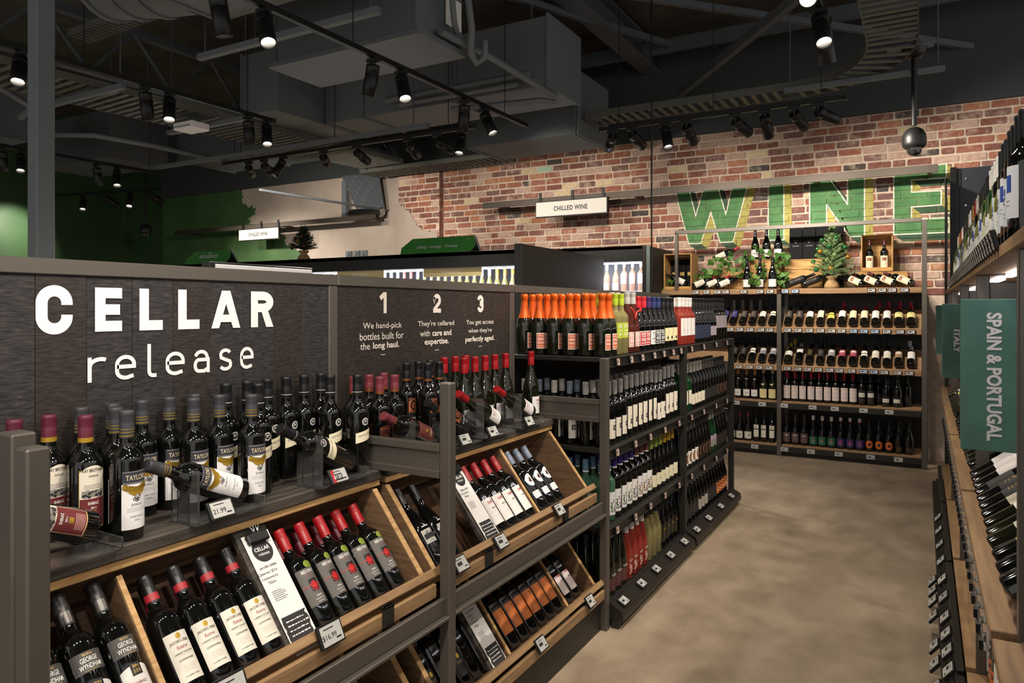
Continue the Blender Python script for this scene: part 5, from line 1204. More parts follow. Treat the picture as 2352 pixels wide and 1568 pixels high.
# open frame carried on behind the centre rack
# ================================================================ CENTRE RACK
YC = (3.245, 4.555, 5.88)
LV = (1.31, .862, .478, .105)
t = thing('centre_rack', 'dark steel rack of four bottle shelves beyond the cellar racks', 'rack', (PX, YC[0], 0))
Lc = YC[2]-YC[0]
for y in (YC[1]-YC[0], Lc): bx('front_post', -.02, .02, y-.02, y+.02, 0, 1.31, STEELD, t)
for y in (YC[1]-YC[0], Lc): bx('back_post', -.55, -.51, y-.02, y+.02, 0, 1.62, STEEL, t)
bx('top_rail', -.55, -.505, .025, Lc+.02, 1.632, 1.672, STEEL, t)
bx('back_sheet', -.56, -.55, .03, Lc, 0, 1.29, STEELD, t)
PR = mat('price_rail', '#24211f', .4, .2)
for z in LV:
    for k in range(2):
        a, b = (.03, YC[1]-YC[0]-.022) if k == 0 else (YC[1]-YC[0]+.022, Lc-.022)
        bx('shelf', -.55, -.0, a, b, z-.018, z, STEELD, t)
        if z > .2:
            p = MB().cbox(.0, .01, a, b, z-.046, z-.002, .002).cbox(.008, .016, a, b, z-.008, z-.002, .002).cbox(.008, .016, a, b, z-.05, z-.043, .002).build('price_rail', PR, t)
        else:
            p = MB().prism([(.0, .1), (.02, .118), (.078, .085), (.084, .06), (.084, .04), (0, .04)], 'y', a, b).build('base_rail', PR, t)
            bx('kick_plate', .02, .06, a, b, 0, .045, STEELD, t)
for z in (1.08, .70):
    bx('side_arm', -.53, -.02, Lc-.012, Lc+.008, z-.05, z+.05, STEEL, t)
for z in LV[:3]: bx('end_rail', -.53, -.02, .025, .035, z-.024, z-.0, STEELD, t)
FR = -1.395
def rack_rows(z, bayA, bayB, shelf, endkeys, back=True):
    for bay, seq, y0, y1, nm in ((0, bayA, 3.3, 4.525, 'near'), (1, bayB, 4.6, 5.845, 'far')):
        n = len(seq); p = (y1-y0)/n
        cnt = {}
        for k, key in enumerate(seq):
            y = y0+p*(k+.5); d = BT[key]['desc']; c = cnt.get(key, 0); cnt[key] = c+1
            put(key, up(FR, y, z+.001), '%s, %s in %s bay, %s shelf' % (d, ORD[c], nm, shelf), 'bottles on the %s shelf of the centre rack' % shelf)
            if back and not (bay == 0 and k < 2): stuff_put(key, up(FR-.088, y, z+.001))
    for i, key in enumerate(endkeys):
        x = FR-.088*(i+1)
        put(key, up(x, 3.3+.0435, z+.001, 60 if i % 2 else 95), '%s, %s from front at open end, %s shelf' % (BT[key]['desc'], ORD[i], shelf), 'bottles on the %s shelf of the centre rack' % shelf)
        stuff_put(key, up(x, 3.3+.133, z+.001))
rack_rows(LV[0], ['osp', 'osp', 'lim', 'lim', 'rsg', 'rsg', 'rdg', 'rdg', 'ppg', 'nvg', 'nvg', 'crs', 'crs', 'crs'], ['rsw']*4 + ['nvl']*5 + ['lil']*2 + ['lih']*4, 'top', ['osp']*5)
rack_rows(LV[1], ['sqa']*4 + ['sqb']*6 + ['sqa']*2 + ['sqb']*3, ['grc']*3 + ['dkc']*4 + ['dkp']*4 + ['cio']*4, 'second', ['slv', 'blg', 'slv', 'blg', 'slv'])
rack_rows(LV[2], ['tea']*2 + ['pur']*4 + ['brn']*3 + ['lmc']*3 + ['ylc']*3, ['cir']*5 + ['cio']*4 + ['grp']*2 + ['dkp']*4, 'third', ['tea']*5)
rack_rows(LV[3], ['lod']*4 + ['lon']*4 + ['pal']*3 + ['rng']*4, ['grl']*5 + ['grw']*3 + ['grl']*3 + ['gro']*4, 'bottom', ['lod', 'dkp', 'lod', 'dkp', 'lod'])
# red ribbon tag round the rose necks
one('ribbon_tag', MB().tube([(-1.36, 3.66, 1.555), (-1.35, 3.68, 1.53), (-1.352, 3.7, 1.49), (-1.348, 3.72, 1.53), (-1.35, 3.78, 1.545)], .0045, 6).box(-1.352, -1.349, 3.775, 3.80, 1.535, 1.556), cm('#d8322a', .5), 'red ribbon tag hanging on rose bottle necks', 'tag')
pinkish = mat('price_card', '#c4a99c', .6)
for li, z in enumerate(LV):
    nm = ('top', 'second', 'third', 'bottom')[li]
    ys = [3.37, 3.56, 3.73, 3.93, 4.1, 4.28, 4.44] if li == 0 else [3.36, 3.62, 3.86, 4.12, 4.4]
    ys2 = [4.68, 4.98, 5.32, 5.65]
    for i, y in enumerate(ys+ys2):
        bay = 'near' if i < len(ys) else 'far'; k = i if i < len(ys) else i-len(ys)
        if z > .2: M = tilt(PX+.0175, y, z-.026, 8)
        else: M = tilt(PX+.054, y, z+.002, 63)
        price_tag(M, 'price card, %s on %s bay of %s centre shelf rail' % (ORD[k], bay, nm), 'price cards on the centre rack rails', .046 if z > .2 else .075, .042 if z > .2 else .05, None, False, BLACKP, pinkish if z > .2 else SCREEN)

# ================================================================ BACK WALL RACK
XW = (-2.62, -1.322, .005); YF = 7.985
tw = thing('wall_rack', 'tall rack of tilted and standing bottles against brick wall', 'rack', (XW[2], YF, 0))
def wr(name, x0, x1, y0, y1, z0, z1, m, c=.002): return bx(name, x0-XW[2], x1-XW[2], y0-YF, y1-YF, z0, z1, m, tw, c)
for x, zt in ((XW[0], 1.70), (XW[1], 1.70), (XW[2], 2.40)):
    wr('front_post', x-.022, x+.022, YF-.02, YF+.02, 0, zt, STEEL); wr('back_post', x-.022, x+.022, 8.44, 8.48, 0, min(zt, 1.7), STEEL)
wr('upper_post', -2.44, -2.405, YF-.02, YF+.02, 1.756, 2.40, STEEL)
wr('upper_rail', -2.44, XW[2]-.022, YF-.02, YF+.02, 2.385, 2.425, STEEL)
wr('back_sheet', XW[0], XW[2], 8.465, 8.475, 0, 1.70, mat('dark_back_sheet', '#3d3a35', .5))
for k in range(2):
    a, b = XW[k]+.024, XW[k+1]-.024
    wr('top_board', a, b, YF-.012, 8.46, 1.702, 1.756, W_DISP)
    for z in (1.30, .90):
        wr('ledge_fascia', a, b, YF-.012, YF+.006, z-.005, z+.05, W_DISP); wr('ledge_shelf', a, b, YF, 8.46, z, z+.012, STEELD)
        # sloped bottle ledge
        MB().prism([(YF+.006-YF, z+.045), (YF+.29-YF, z+.235), (YF+.29-YF, z+.21), (YF+.006-YF, z+.012)], 'x', a-XW[2], b-XW[2]).build('sloped_ledge', W_DISP, tw)
    for z, zz in ((.575, .53), (.12, .07)):
        wr('shelf_board', a, b, YF-.01, 8.46, z-.018, z, W_DISP); wr('shelf_rail', a, b, YF-.016, YF+.002, z-.075, z-.018, STEELD)
    wr('kick_plate', a, b, YF+.03, YF+.04, 0, .05, STEELD)
a35 = Vector((0, math.cos(R(34)), math.sin(R(34)))); f35 = Vector((0, -math.sin(R(34)), math.cos(R(34))))
def tilt_bottle(key, x, z, label, grp):
    p = Vector((x, YF+.012, z+.052)) + f35*(BT[key]['R']+.002) + a35*.01
    put(key, basis((1, 0, 0), -f35, a35, p) @ Matrix.Rotation(R(random.uniform(-5, 5)), 4, 'Z'), label, grp)
def trow(keys, xs, z, side, lev):
    cnt = {}
    for i, (k, x) in enumerate(zip(keys, xs)):
        c = cnt.get(k, 0); cnt[k] = c+1
        tilt_bottle(k, x, z, 'tilted %s, %s in %s bay, %s ledge' % (BT[k]['desc'], ORD[c], side, lev), 'tilted bottles on the %s ledge of the wall rack' % lev)
trow(['w_grey', 'w_grey', 'w_white', 'w_cream', 'w_yel', 'w_redw', 'w_redc', 'w_redc', 'w_redl', 'w_redl', 'w_redy', 'w_redy'], [-1.24, -1.135, -1.032, -.927, -.826, -.725, -.623, -.52, -.419, -.318, -.215, -.108], 1.30, 'right', 'upper')
trow(['w_blue', 'w_blue', 'w_grey', 'w_grey', 'w_white', 'w_twin'], [-1.9, -1.806, -1.704, -1.604, -1.505, -1.4], 1.30, 'left', 'upper')
trow(['w_ylc', 'w_hiw', 'w_blk', 'w_char', 'w_wyg', 'w_wyr', 'w_wyr', 'w_twin', 'w_wyw', 'w_wyw', 'w_wyb', 'w_ltw'], [-1.24, -1.135, -1.032, -.929, -.828, -.725, -.624, -.522, -.42, -.318, -.216, -.108], .90, 'right', 'lower')
trow(['w_char', 'w_char', 'w_twin', 'w_wyg', 'w_wyg'], [-1.8, -1.709, -1.61, -1.505, -1.4], .90, 'left', 'lower')
def srow(keys, xs, y, z, side, lev, grp, rot=0):
    cnt = {}
    for k, x in zip(keys, xs):
        c = cnt.get(k, 0); cnt[k] = c+1
        put(k, up(x, y, z+.001, rot), '%s, %s in %s bay, %s' % (BT[k]['desc'], ORD[c], side, lev), grp)
g2 = 'bottles standing behind the tilted ledges'
srow(['w_dark']*4 + ['w_yel', 'w_redb', 'w_redb', 'w_redb', 'w_redb', 'w_redb'], [-1.2, -1.11, -1.012, -.924, -.832, -.736, -.397, -.31, -.208, -.115], 8.36, 1.312, 'right', 'behind upper ledge', g2)
srow(['w_tis']*4 + ['w_db']*2, [-1.87, -1.775, -1.68, -1.585, -1.48, -1.395], 8.36, 1.312, 'left', 'behind upper ledge', g2)
srow(['w_ylc'] + ['w_dark']*2 + ['w_wyg', 'w_wyr', 'w_wyr', 'w_wyw', 'w_wyw', 'w_ltw'], [-1.22, -1.003, -.92, -.836, -.731, -.624, -.405, -.318, -.125], 8.36, .912, 'right', 'behind lower ledge', g2)
srow(['w_dark']*6, [-1.88, -1.79, -1.7, -1.61, -1.505, -1.41], 8.36, .912, 'left', 'behind lower ledge', g2)
g4 = 'bottles standing on the third shelf of the wall rack'
srow(['w_org']*3 + ['w_crm']*2, [-1.76, -1.67, -1.585, -1.494, -1.402], 8.06, .575, 'left', 'third shelf', g4)
srow(['w_pen']*9 + ['w_wyd']*2 + ['w_big']*2, [-1.255, -1.177, -1.099, -1.018, -.94, -.862, -.784, -.703, -.622, -.543, -.463, -.326, -.23], 8.06, .575, 'right', 'third shelf', g4)
g5 = 'bottles standing on the bottom shelf of the wall rack'
srow(['w_mar']*3 + ['w_tal']*3, [-1.83, -1.743, -1.655, -1.568, -1.489, -1.408], 8.06, .12, 'left', 'bottom shelf', g5)
srow(['w_cab']*3 + ['w_oxg']*3 + ['w_oxp']*3 + ['w_orc']*3 + ['w_gld']*2, [-1.26, -1.173, -1.086, -.998, -.911, -.824, -.737, -.65, -.563, -.476, -.389, -.302, -.215, -.128], 8.06, .12, 'right', 'bottom shelf', g5)
for z in (.575, .12):      # second rows, mostly in shade
    for x in [-1.25+.085*k for k in range(14)]: stuff_put('w_dark', up(x, 8.16, z+.001, 0))
# price tags of the wall rack
face = lambda x, y, z: basis((1, 0, 0), (0, 0, 1), (0, -1, 0), (x, y, z))
BLUE = mat('eink_bluish', '#9fb2c6', .35)
for lev, z, xs_ in (('top board', 1.728, [-2.2, -2.08, -1.96, -1.871, -1.682, -1.511, -1.409, -1.261, -1.162, -.451, -.355, -.268, -.163]),
                    ('upper ledge', 1.322, [-1.82, -1.719, -1.614, -1.502, -1.413, -1.235, -1.132, -1.023, -.915, -.812, -.719, -.612, -.517, -.42, -.317, -.2, -.107]),
                    ('lower ledge', .922, [-1.728, -1.618, -1.52, -1.418, -1.239, -1.132, -1.039, -.935, -.829, -.739, -.628, -.521, -.428, -.336, -.223, -.122]),
                    ('third shelf', .532, [-1.762, -1.491, -1.268, -.992, -.783, -.521, -.294]), ('bottom shelf', .075, [-1.567, -1.268, -1.009, -.747, -.458, -.215])):
    for i, x in enumerate(xs_):
        price_tag(face(x, YF-.021, z), 'price tag, %s from left on wall rack %s' % (ORD[i], lev), 'price tags on the wall rack', .075, .042, None, False, BLACKP if lev not in ('third shelf', 'bottom shelf') else SCREEN, BLUE if (lev, i) in (('top board', 7), ('top board', 8), ('upper ledge', 11), ('upper ledge', 12), ('upper ledge', 13), ('lower ledge', 11), ('lower ledge', 12), ('bottom shelf', 4)) else SCREEN)
# ---- display on top of the wall rack
ZT2 = 1.757
def lying(key, xb, xn, y, label, zb=ZT2, dz=.12, face_up=.25, dy=0.0):
    """base at xb, neck towards xn, raised dz"""
    H = BT[key]['H']; sx = 1 if xn > xb else -1
    a = Vector((sx*math.sqrt(max(.01, H*H-dz*dz-dy*dy)), dy, dz)).normalized()
    f = Vector((0, -1, face_up)); f = (f - a*f.dot(a)).normalized()
    r = BT[key]['R']
    upn = Vector((-a.z*sx, 0, abs(a.x)))
    p = Vector((xb, y, zb)) + Vector((0, 0, r*abs(a.x)+.002)) - Vector((a.x, a.y, 0))*0
    put(key, basis((-f).cross(a), -f, a, p), label, 'display bottles on top of the wall rack')
for i, x in enumerate((-2.27, -2.13, -1.995)): lying('w_cha', x, x+1, 8.06+.0, 'lying bottle with red capsule and cream label, %s of three' % ORD[i], dy=.12)
for i, x in enumerate((-1.27, -1.11)): lying('w_ink', x, x+1, 8.06, 'lying black bottle beside gift boxes, %s of two' % ORD[i], dy=.1)
for i, x in enumerate((-.53, -.385, -.24, -.095)): lying('w_pic', x, x-1, 8.06, 'lying bottle with picture label, %s of four' % ORD[i], dy=.13)
lying('w_cha', -2.05, -1, 8.16, 'bottle with white label propped high among the ivy', zb=2.06, dz=.13)
gb_ = 'large burgundy bottles on top of the wall rack'
for i, x in enumerate((-1.67, -1.535, -1.405)): put('w_bur', up(x, 8.08, ZT2, 0), 'large black bottle, %s of three in lower front row' % ORD[i], gb_)
for i, x in enumerate((-1.62, -1.5, -1.378)): put('w_bur', up(x, 8.26, 2.09, 0), 'large black bottle, %s of three in raised back row' % ORD[i], gb_)
# crates
def crate(x0, x1, y0, y1, z0, z1, label, openf=True, slats=3):
    t = thing('wooden_crate', label, 'crate', ((x0+x1)/2, (y0+y1)/2, z0), group='pine wine crates on the wall rack')
    w, d, h = (x1-x0)/2, (y1-y0)/2, z1-z0; k = .012
    bx('side', -w, -w+k, -d, d, 0, h, W_CRATE, t); bx('side', w-k, w, -d, d, 0, h, W_CRATE, t)
    bx('top', -w+k, w-k, -d, d, h-k, h, W_CRATE, t); bx('bottom', -w+k, w-k, -d, d, 0, k, W_CRATE, t)
    sl = (h-2*k)/slats
    for i in range(slats): bx('back_slat' if openf else 'front_slat', -w+k, w-k, (d-.01 if openf else -d), (d if openf else -d+.01), k+sl*i+.002, k+sl*(i+1)-.002, W_CRATE, t)
    if openf: bx('front_strip', -w+k, w-k, -d, -d+.01, k, k+.03, W_CRATE, t)
    return t
crate(-2.585, -2.265, 8.02, 8.3, ZT2, 2.17, 'open pine crate with black boxes at left end of rack')
for i in range(3):
    t = thing('gift_box', 'black gift box in open pine crate, %s of three' % ORD[i], 'gift box', (-2.52+.09*i, 8.25, ZT2+.012), group='black gift boxes in the pine crate')
    b = bx('carton', -.04, .04, -.03, .03, 0, .35, CARD_BLACK, t); bx('gilt_label', -.026, .026, -.032, -.03, .16, .2, cm('#c0a45a', .5), b, .0005)
lying('w_box', -2.33, -3, 8.07, 'lying bottle with gilt square inside open pine crate', zb=ZT2+.03, dz=.13)
crate(-1.3, -.93, 8.22, 8.44, ZT2, 2.075, 'closed pine crate under the tall black gift boxes', False, 3)
crate(-2.12, -1.68, 8.2, 8.44, ZT2, 2.0, 'closed pine crate behind ivy', False, 2)
crate(-1.66, -1.34, 8.17, 8.44, ZT2, 2.085, 'closed pine crate carrying the raised black bottles', False, 3)
crate(-.56, -.27, 8.2, 8.42, 1.925, 2.3, 'upright open pine crate framing two bottles', True, 1)
crate(-.6, -.14, 8.2, 8.44, ZT2, 1.92, 'low pine crate under the framed bottles', False, 1)
for i, x in enumerate((-.485, -.35)): put('w_pic', up(x, 8.28, 1.938, 0), 'upright bottle with picture label, %s in framed crate' % ORD[i], 'bottles in the upright pine crate')
for i in range(4):
    t = thing('gift_box', 'tall black gift box on pine crate, %s of four' % ORD[i], 'gift box', (-1.2+.133*i, 8.33, 2.078 if i < 3 else ZT2), group='tall black gift boxes beside the tree')
    h = .335 if i < 3 else .655
    b = bx('carton', -.064, .064, -.06, .06, 0, h, CARD_BLACK, t, .002)
    mb = MB(); z0 = h-.335
    n = 12; mb.add([(.009*math.cos(2*math.pi*k/n), -.0605, z0+.18+.009*math.sin(2*math.pi*k/n)) for k in range(n)], [tuple(range(n))])
    mb.box(-.03, .03, -.0605, -.06, z0+.2, z0+.204).box(-.034, .034, -.0605, -.06, z0+.14, z0+.148); mb.build('print', cm('#5a5a5a', .5), b)
# ivy
LEAF = noisy('ivy_leaf', '#274a18', '#456c26', (40, 40, 40), 4, .5, 0)
LEAF2 = noisy('ivy_leaf_pale', '#41652a', '#6f8c44', (40, 40, 40), 4, .5, 0)
def leaf_mesh(m):
    o = [(0, 0), (.35, -.12), (.55, .12), (.5, .42), (.25, .75), (0, 1.05), (-.25, .75), (-.5, .42), (-.55, .12), (-.35, -.12)]
    vs = [(x, y, .12*abs(x)+.1*math.sin(y*2.2)) for x, y in o] + [(0, .4, 0)]
    n = len(o); mb = MB().add(vs, [(i, (i+1) % n, n) for i in range(n)], 0, True)
    lo = [(x, y, z-.02) for x, y, z in vs]; mb.add(lo, [((i+1) % n, i, n) for i in range(n)], 0, True)
    return mb.mesh('leaf', m)
LM = [leaf_mesh(LEAF), leaf_mesh(LEAF2)]
def ivy(label, strands, seed, n, size=.055):
    r = random.Random(seed); x0, y0, z0 = strands[0][0]
    t = thing('ivy_plant', label, 'plant', (x0, y0, z0), group='ivy on the wall rack')
    for s in strands:
        p = [Vector(q)-Vector((x0, y0, z0)) for q in s]
        MB().tube(p, .0025, 5).build('stem', cm('#4a4a22', .7), t)
    for k in range(n):
        s = strands[k % len(strands)]; i = r.randrange(len(s)-1); u = r.random()
        q = Vector(s[i]).lerp(Vector(s[i+1]), u) - Vector((x0, y0, z0)) + Vector((r.uniform(-.05, .05), r.uniform(-.05, .01), r.uniform(-.05, .05)))
        o = link('leaf', LM[r.random() < .4], t)
        sc = size*r.uniform(.7, 1.35)
        o.matrix_local = Matrix.Translation(q) @ Matrix.Rotation(r.uniform(0, 6.28), 4, 'Y') @ Matrix.Rotation(R(90+r.uniform(-50, 50)), 4, 'X') @ Matrix.Rotation(r.uniform(-.5, .5), 4, 'Y') @ Matrix.Scale(sc, 4)
ivy('trailing ivy behind lying bottles at left of rack', [[(-2.2, 8.2, 1.78), (-2.15, 8.18, 1.9), (-2.05, 8.15, 2.05), (-1.9, 8.12, 2.06), (-1.8, 8.1, 1.98), (-1.72, 8.1, 1.9)], [(-2.2, 8.2, 1.78), (-2.25, 8.18, 1.85), (-2.0, 8.15, 1.98), (-1.85, 8.12, 2.1)]], 4, 46)
ivy('bushy ivy around the large black bottles', [[(-1.36, 8.2, 1.8), (-1.34, 8.15, 1.95), (-1.42, 8.12, 2.1), (-1.55, 8.14, 2.18), (-1.7, 8.14, 2.1), (-1.75, 8.1, 2.0)], [(-1.36, 8.2, 1.8), (-1.3, 8.14, 1.9), (-1.27, 8.12, 2.05), (-1.36, 8.14, 2.15)], [(-1.5, 8.14, 2.0), (-1.55, 8.1, 1.9), (-1.6, 8.04, 1.82)]], 8, 95)
ivy('small fern-like ivy inside open pine crate', [[(-2.58, 8.06, 1.78), (-2.52, 8.06, 1.85), (-2.46, 8.06, 1.8)]], 5, 14, .035)
# small decorated trees
NEED = mat('fir_needles', '#86a06a', .6); NEEDD = mat('fir_needles_dark', '#2c4022', .6)
def tree(x, y, z, h, rad, label, nm, baubles, seed):
    r = random.Random(seed)
    t = thing('christmas_tree', label, 'christmas tree', (x, y, z), group='small decorated trees')
    MB().lathe([(.055, 0), (.075, .01), (.07, .04), (.05, .075), (.032, .09), (.05, .105), (.058, .125), (.02, .13)], 14).build('burlap_base', noisy('burlap', '#8d714c', '#b3966a', (90, 90, 90), 4, .9, .4), t)
    MB().cyl((0, 0, .1), (0, 0, h*.95), .008, .003).build('trunk', cm('#4a3a26', .8), t)
    f = MB(); N = 72
    for k in range(N):
        u = k/N; zz = .15+(h-.19)*u; L = rad*(1-u)**.8*r.uniform(.75, 1.1)+.03; an = k*2.4
        el = .25+.7*u; d = Vector((math.cos(an)*math.cos(el), math.sin(an)*math.cos(el), math.sin(el)-.1))
        p0 = Vector((0, 0, zz-.02)); L = L if u < .95 else .06
        f.cyl(p0, p0+d*L, .004, .002, 5, caps=False)
        for q in range(int(34+L*360)):
            s = r.uniform(.12, 1); b = p0+d*(L*s); a2 = r.uniform(0, 6.28)
            o1 = d.orthogonal().normalized(); o2 = d.cross(o1)
            nd = (d*.75+(o1*math.cos(a2)+o2*math.sin(a2))*.8).normalized()*r.uniform(.022, .036); w = nd.cross(d).normalized()*.003
            f.add([b-w, b+w, b+nd], [(0, 1, 2)])
    tag(f.build('foliage', nm, t), kind='stuff')
    for (bx_, bz, rr, c, ang) in baubles:
        rp_ = rad*(1-bz/h)**.8*.98+.03; bx_ = max(-rp_*.95, min(rp_*.95, bx_)); yy = -math.sqrt(max(0, rp_**2 - bx_**2))
        o = MB().lathe([(rr*math.sin(math.pi*i/10)+1e-4, -rr*math.cos(math.pi*i/10)) for i in range(11)], 16, cap0=False, cap1=False).build('bauble', c, t); o.location = (bx_, yy, bz)
BG = mat('green_bauble', '#2c6a3a', .22, .5); BGO = mat('gold_bauble', '#b07a34', .25, .7); BRD = mat('bronze_bauble', '#6a4020', .3, .6)
tree(-.83, 8.14, ZT2, .66, .24, 'small fir tree with green and gold baubles on wall rack', NEED,
     [(-.09, .5, .024, BG, 0), (.05, .52, .024, BG, 0), (-.01, .43, .026, BG, 0), (.14, .42, .026, BG, 0), (-.17, .41, .023, BG, 0), (-.1, .38, .026, BGO, 0), (.16, .32, .026, BGO, 0), (-.19, .28, .024, BG, 0), (-.13, .19, .026, BG, 0), (.01, .2, .026, BGO, 0)], 11)
# ================================================================ RIGHT RACK
XR = .17
YR = (.4, 1.7, 3.0, 4.3, 5.6, 6.9)
trk = thing('right_rack', 'long steel and timber wine rack along the right side', 'rack', (XR, YR[0], 0))
def rr(name, x0, x1, y0, y1, z0, z1, m, c=.002): return bx(name, x0-XR, x1-XR, y0-YR[0], y1-YR[0], z0, z1, m, trk, c)
for y in YR:
    rr('front_post', XR-.012, XR+.028, y-.02, y+.02, .13, 1.664, STEEL); rr('back_post', .72, .76, y-.02, y+.02, 0, 1.664, STEEL)
    rr('side_arm', XR+.028, .72, y-.012, y+.012, 1.58, 1.64, STEEL); rr('side_arm', XR+.028, .72, y-.012, y+.012, .5, .56, STEEL)
for k in range(5):
    a, b = YR[k]+.021, YR[k+1]-.021
    rr('top_board', .15, .74, a-.02, b+.02, 1.666, 1.695, W_LIP)
    rr('led_strip', .235, .255, a+.1, b-.1, 1.652, 1.664, LED, .001)
    rr('bin_lip', .115, .30, a, b, .885, .91, W_LIP); rr('bin_back', .5, .515, a, b, .9, 1.3, W_BROWNY)
    rr('shelf_board', .13, .74, a, b, .255, .28, W_LIP); rr('price_rail', .10, .125, a, b, .19, .262, PR)
    rr('base_deck', .085, .74, a, b, .13, .15, STEELD); rr('base_rail', .06, .085, a, b, .06, .13, PR); rr('kick_plate', .12, .13, a, b, 0, .06, STEELD)
    rr('mid_rail', .155, .17, a, b, .80, .84, STEELD)
    # sloped bin floor
    MB().prism([(.16-XR, .91), (.5-XR, 1.17), (.5-XR, 1.15), (.16-XR, .89)], 'y', a-YR[0], b-YR[0]).build('sloped_floor', W_BROWNY, trk)
rr('back_sheet', .76, .77, YR[0], YR[-1], 0, 1.66, STEELD)
cyc = ['t_dkw', 't_olv', 't_blu', 't_lgt', 't_olv', 't_dkw', 't_wht', 't_blu', 't_olv', 't_dkw', 't_wht', 't_wht', 't_yel', 't_red', 't_wht']
gR = 'bottles on the top board of the right rack'
y = 2.02; i = 0; cnt = {}
while y < 6.8:
    k = ('t_blu', 't_dkw', 't_blu', 't_dkw', 't_olv', 't_dkw', 't_olv', 't_wht', 't_wht')[i] if i < 9 else cyc[(i*7) % 15]
    c = cnt.get(k, 0); cnt[k] = c+1
    put(k, up(.205, y, 1.696, -90), '%s, %s from near end on right rack top' % (BT[k]['desc'], ORD[c]), gR)
    price_tag(basis((0, -1, 0), (-.25, 0, .968), (-.968, 0, -.25), (.143, y, 1.708)), 'shelf tag, %s from near end on right rack top' % ORD[i] if i < len(ORD) else 'shelf tag far along right rack top', 'shelf tags on the right rack top board', .05, .05)
    y += .0855 if i < 30 else .1; i += 1
    if i >= len(ORD): break
# bottles lying in the bins, bases to the aisle
a30 = Vector((math.cos(R(37)), 0, math.sin(R(37)))); f30 = Vector((-math.sin(R(37)), 0, math.cos(R(37))))
seq = ['w_redl', 'w_cream', 'w_yel', 'w_ylc', 'w_white', 'w_white', 'w_cream', 'w_blk', 'w_blk', 'w_dark', 'w_ltw', 'w_ltw', 'w_ltw', 'w_dark', 'w_white', 'w_cream']
y = 1.79; i = 0
while y < 5.5:
    k = seq[i % len(seq)]
    if min(abs(y-p) for p in YR) > .07:
        p = Vector((.17, y, .925)) + f30*(BT[k]['R']+.004) + a30*.012
        put(k, basis((0, -1, 0), -f30, a30, p), '%s lying in right rack bin, %s from near end' % (BT[k]['desc'].replace(' with ', ' with ', 1), ORD[i]), 'bottles lying in the right rack bins')
        i += 1
    y += .092
    if i >= len(ORD)-1: break
# upright bottles on the low board
y = 1.85; i = 0
low = ['gro', 'gro', 'grw', 'w_white', 'w_cream', 't_wht', 't_wht', 'grw', 'w_redl', 'w_white']
while y < 5.4:
    k = low[i % len(low)]
    if min(abs(y-p) for p in YR) > .065:
        put(k, up(.225, y, .281, -90), '%s on right rack low board, %s from near end' % (BT[k]['desc'], ORD[i]), 'bottles on the low board of the right rack'); i += 1
    y += .09
    if i >= len(ORD): break
# clear tag holders under the bin lip, tags on the lower rails
y = 1.85; i = 0
while i < 40 and y < 6.7:
    t = thing('tag_holder', 'clear plastic tag holder under right rack lip, %s from near end' % ORD[i], 'tag holder', (.122, y, .845), group='clear tag holders on the right rack')
    MB().box(-.012, .012, -.028, .028, -.02, .018).build('pocket', ACRY, t); MB().box(-.004, -.001, -.025, .025, -.016, .014).build('paper_insert', PAPER, t)
    MB().box(-.02, -.012, -.012, .012, -.026, -.006).build('clip', BLACKP, t)
    y += .092; i += 1
for j, (ys, x, z, nm) in enumerate((([1.95, 2.12, 2.35, 2.55, 2.78, 3.08, 3.25, 3.42, 3.6, 3.85, 4.1, 4.4, 4.7, 5.0, 5.3], .094, .226, 'upper'), ([1.9, 2.2, 2.42, 2.62, 2.78, 3.2, 3.42, 3.6, 3.95, 4.15, 4.3, 4.45], .054, .095, 'lower'))):
    for i, y in enumerate(ys):
        price_tag(basis((0, -1, 0), (.62, 0, .785), (-.785, 0, .62), (x-.014, y, z)), 'price tag, %s from near end on right rack %s rail' % (ORD[i], nm), 'price tags on the right rack rails', .085, .058)
# blade signs
TEAL = mat('teal_sign_paint', '#34544d', .55)
TEAL = noisy('teal_sign_board', '#4a7468', '#5a8478', (5, 5, 5), 5, .55, 0)
for (y, word, lb) in ((2.3, 'SPAIN & PORTUGAL', 'large teal blade sign nearest, lettered vertically'), (4.6, 'ITALY', 'teal blade sign half hidden behind the nearest one'), (7.0, None, 'teal blade sign farthest along the right rack')):
    x0, x1, z0, z1 = .086, .222, 1.17, 1.575
    t = thing('blade_sign', lb, 'sign', ((x0+x1)/2, y, z0), group='teal country signs on the right rack')
    w = (x1-x0)/2
    b = bx('board', -w, w, -.006, .006, 0, z1-z0, TEAL, t, .002)
    if word:
        mb = MB(); h = .34 if len(word) > 6 else .125
        M = basis((0, 0, -1), (1, 0, 0), (0, -1, 0), (.008 if len(word) > 6 else .002, -.0068, (z1-z0)*(.49 if len(word) > 6 else .5)))
        put_text(mb, word, M, h, .034 if len(word) > 6 else .03, 0, .035); mb.build('lettering', WHITE, b)
    bx('mounting_bar', w-.03, w+.0, .006, .02, .01, z1-z0-.01, STEEL, t)
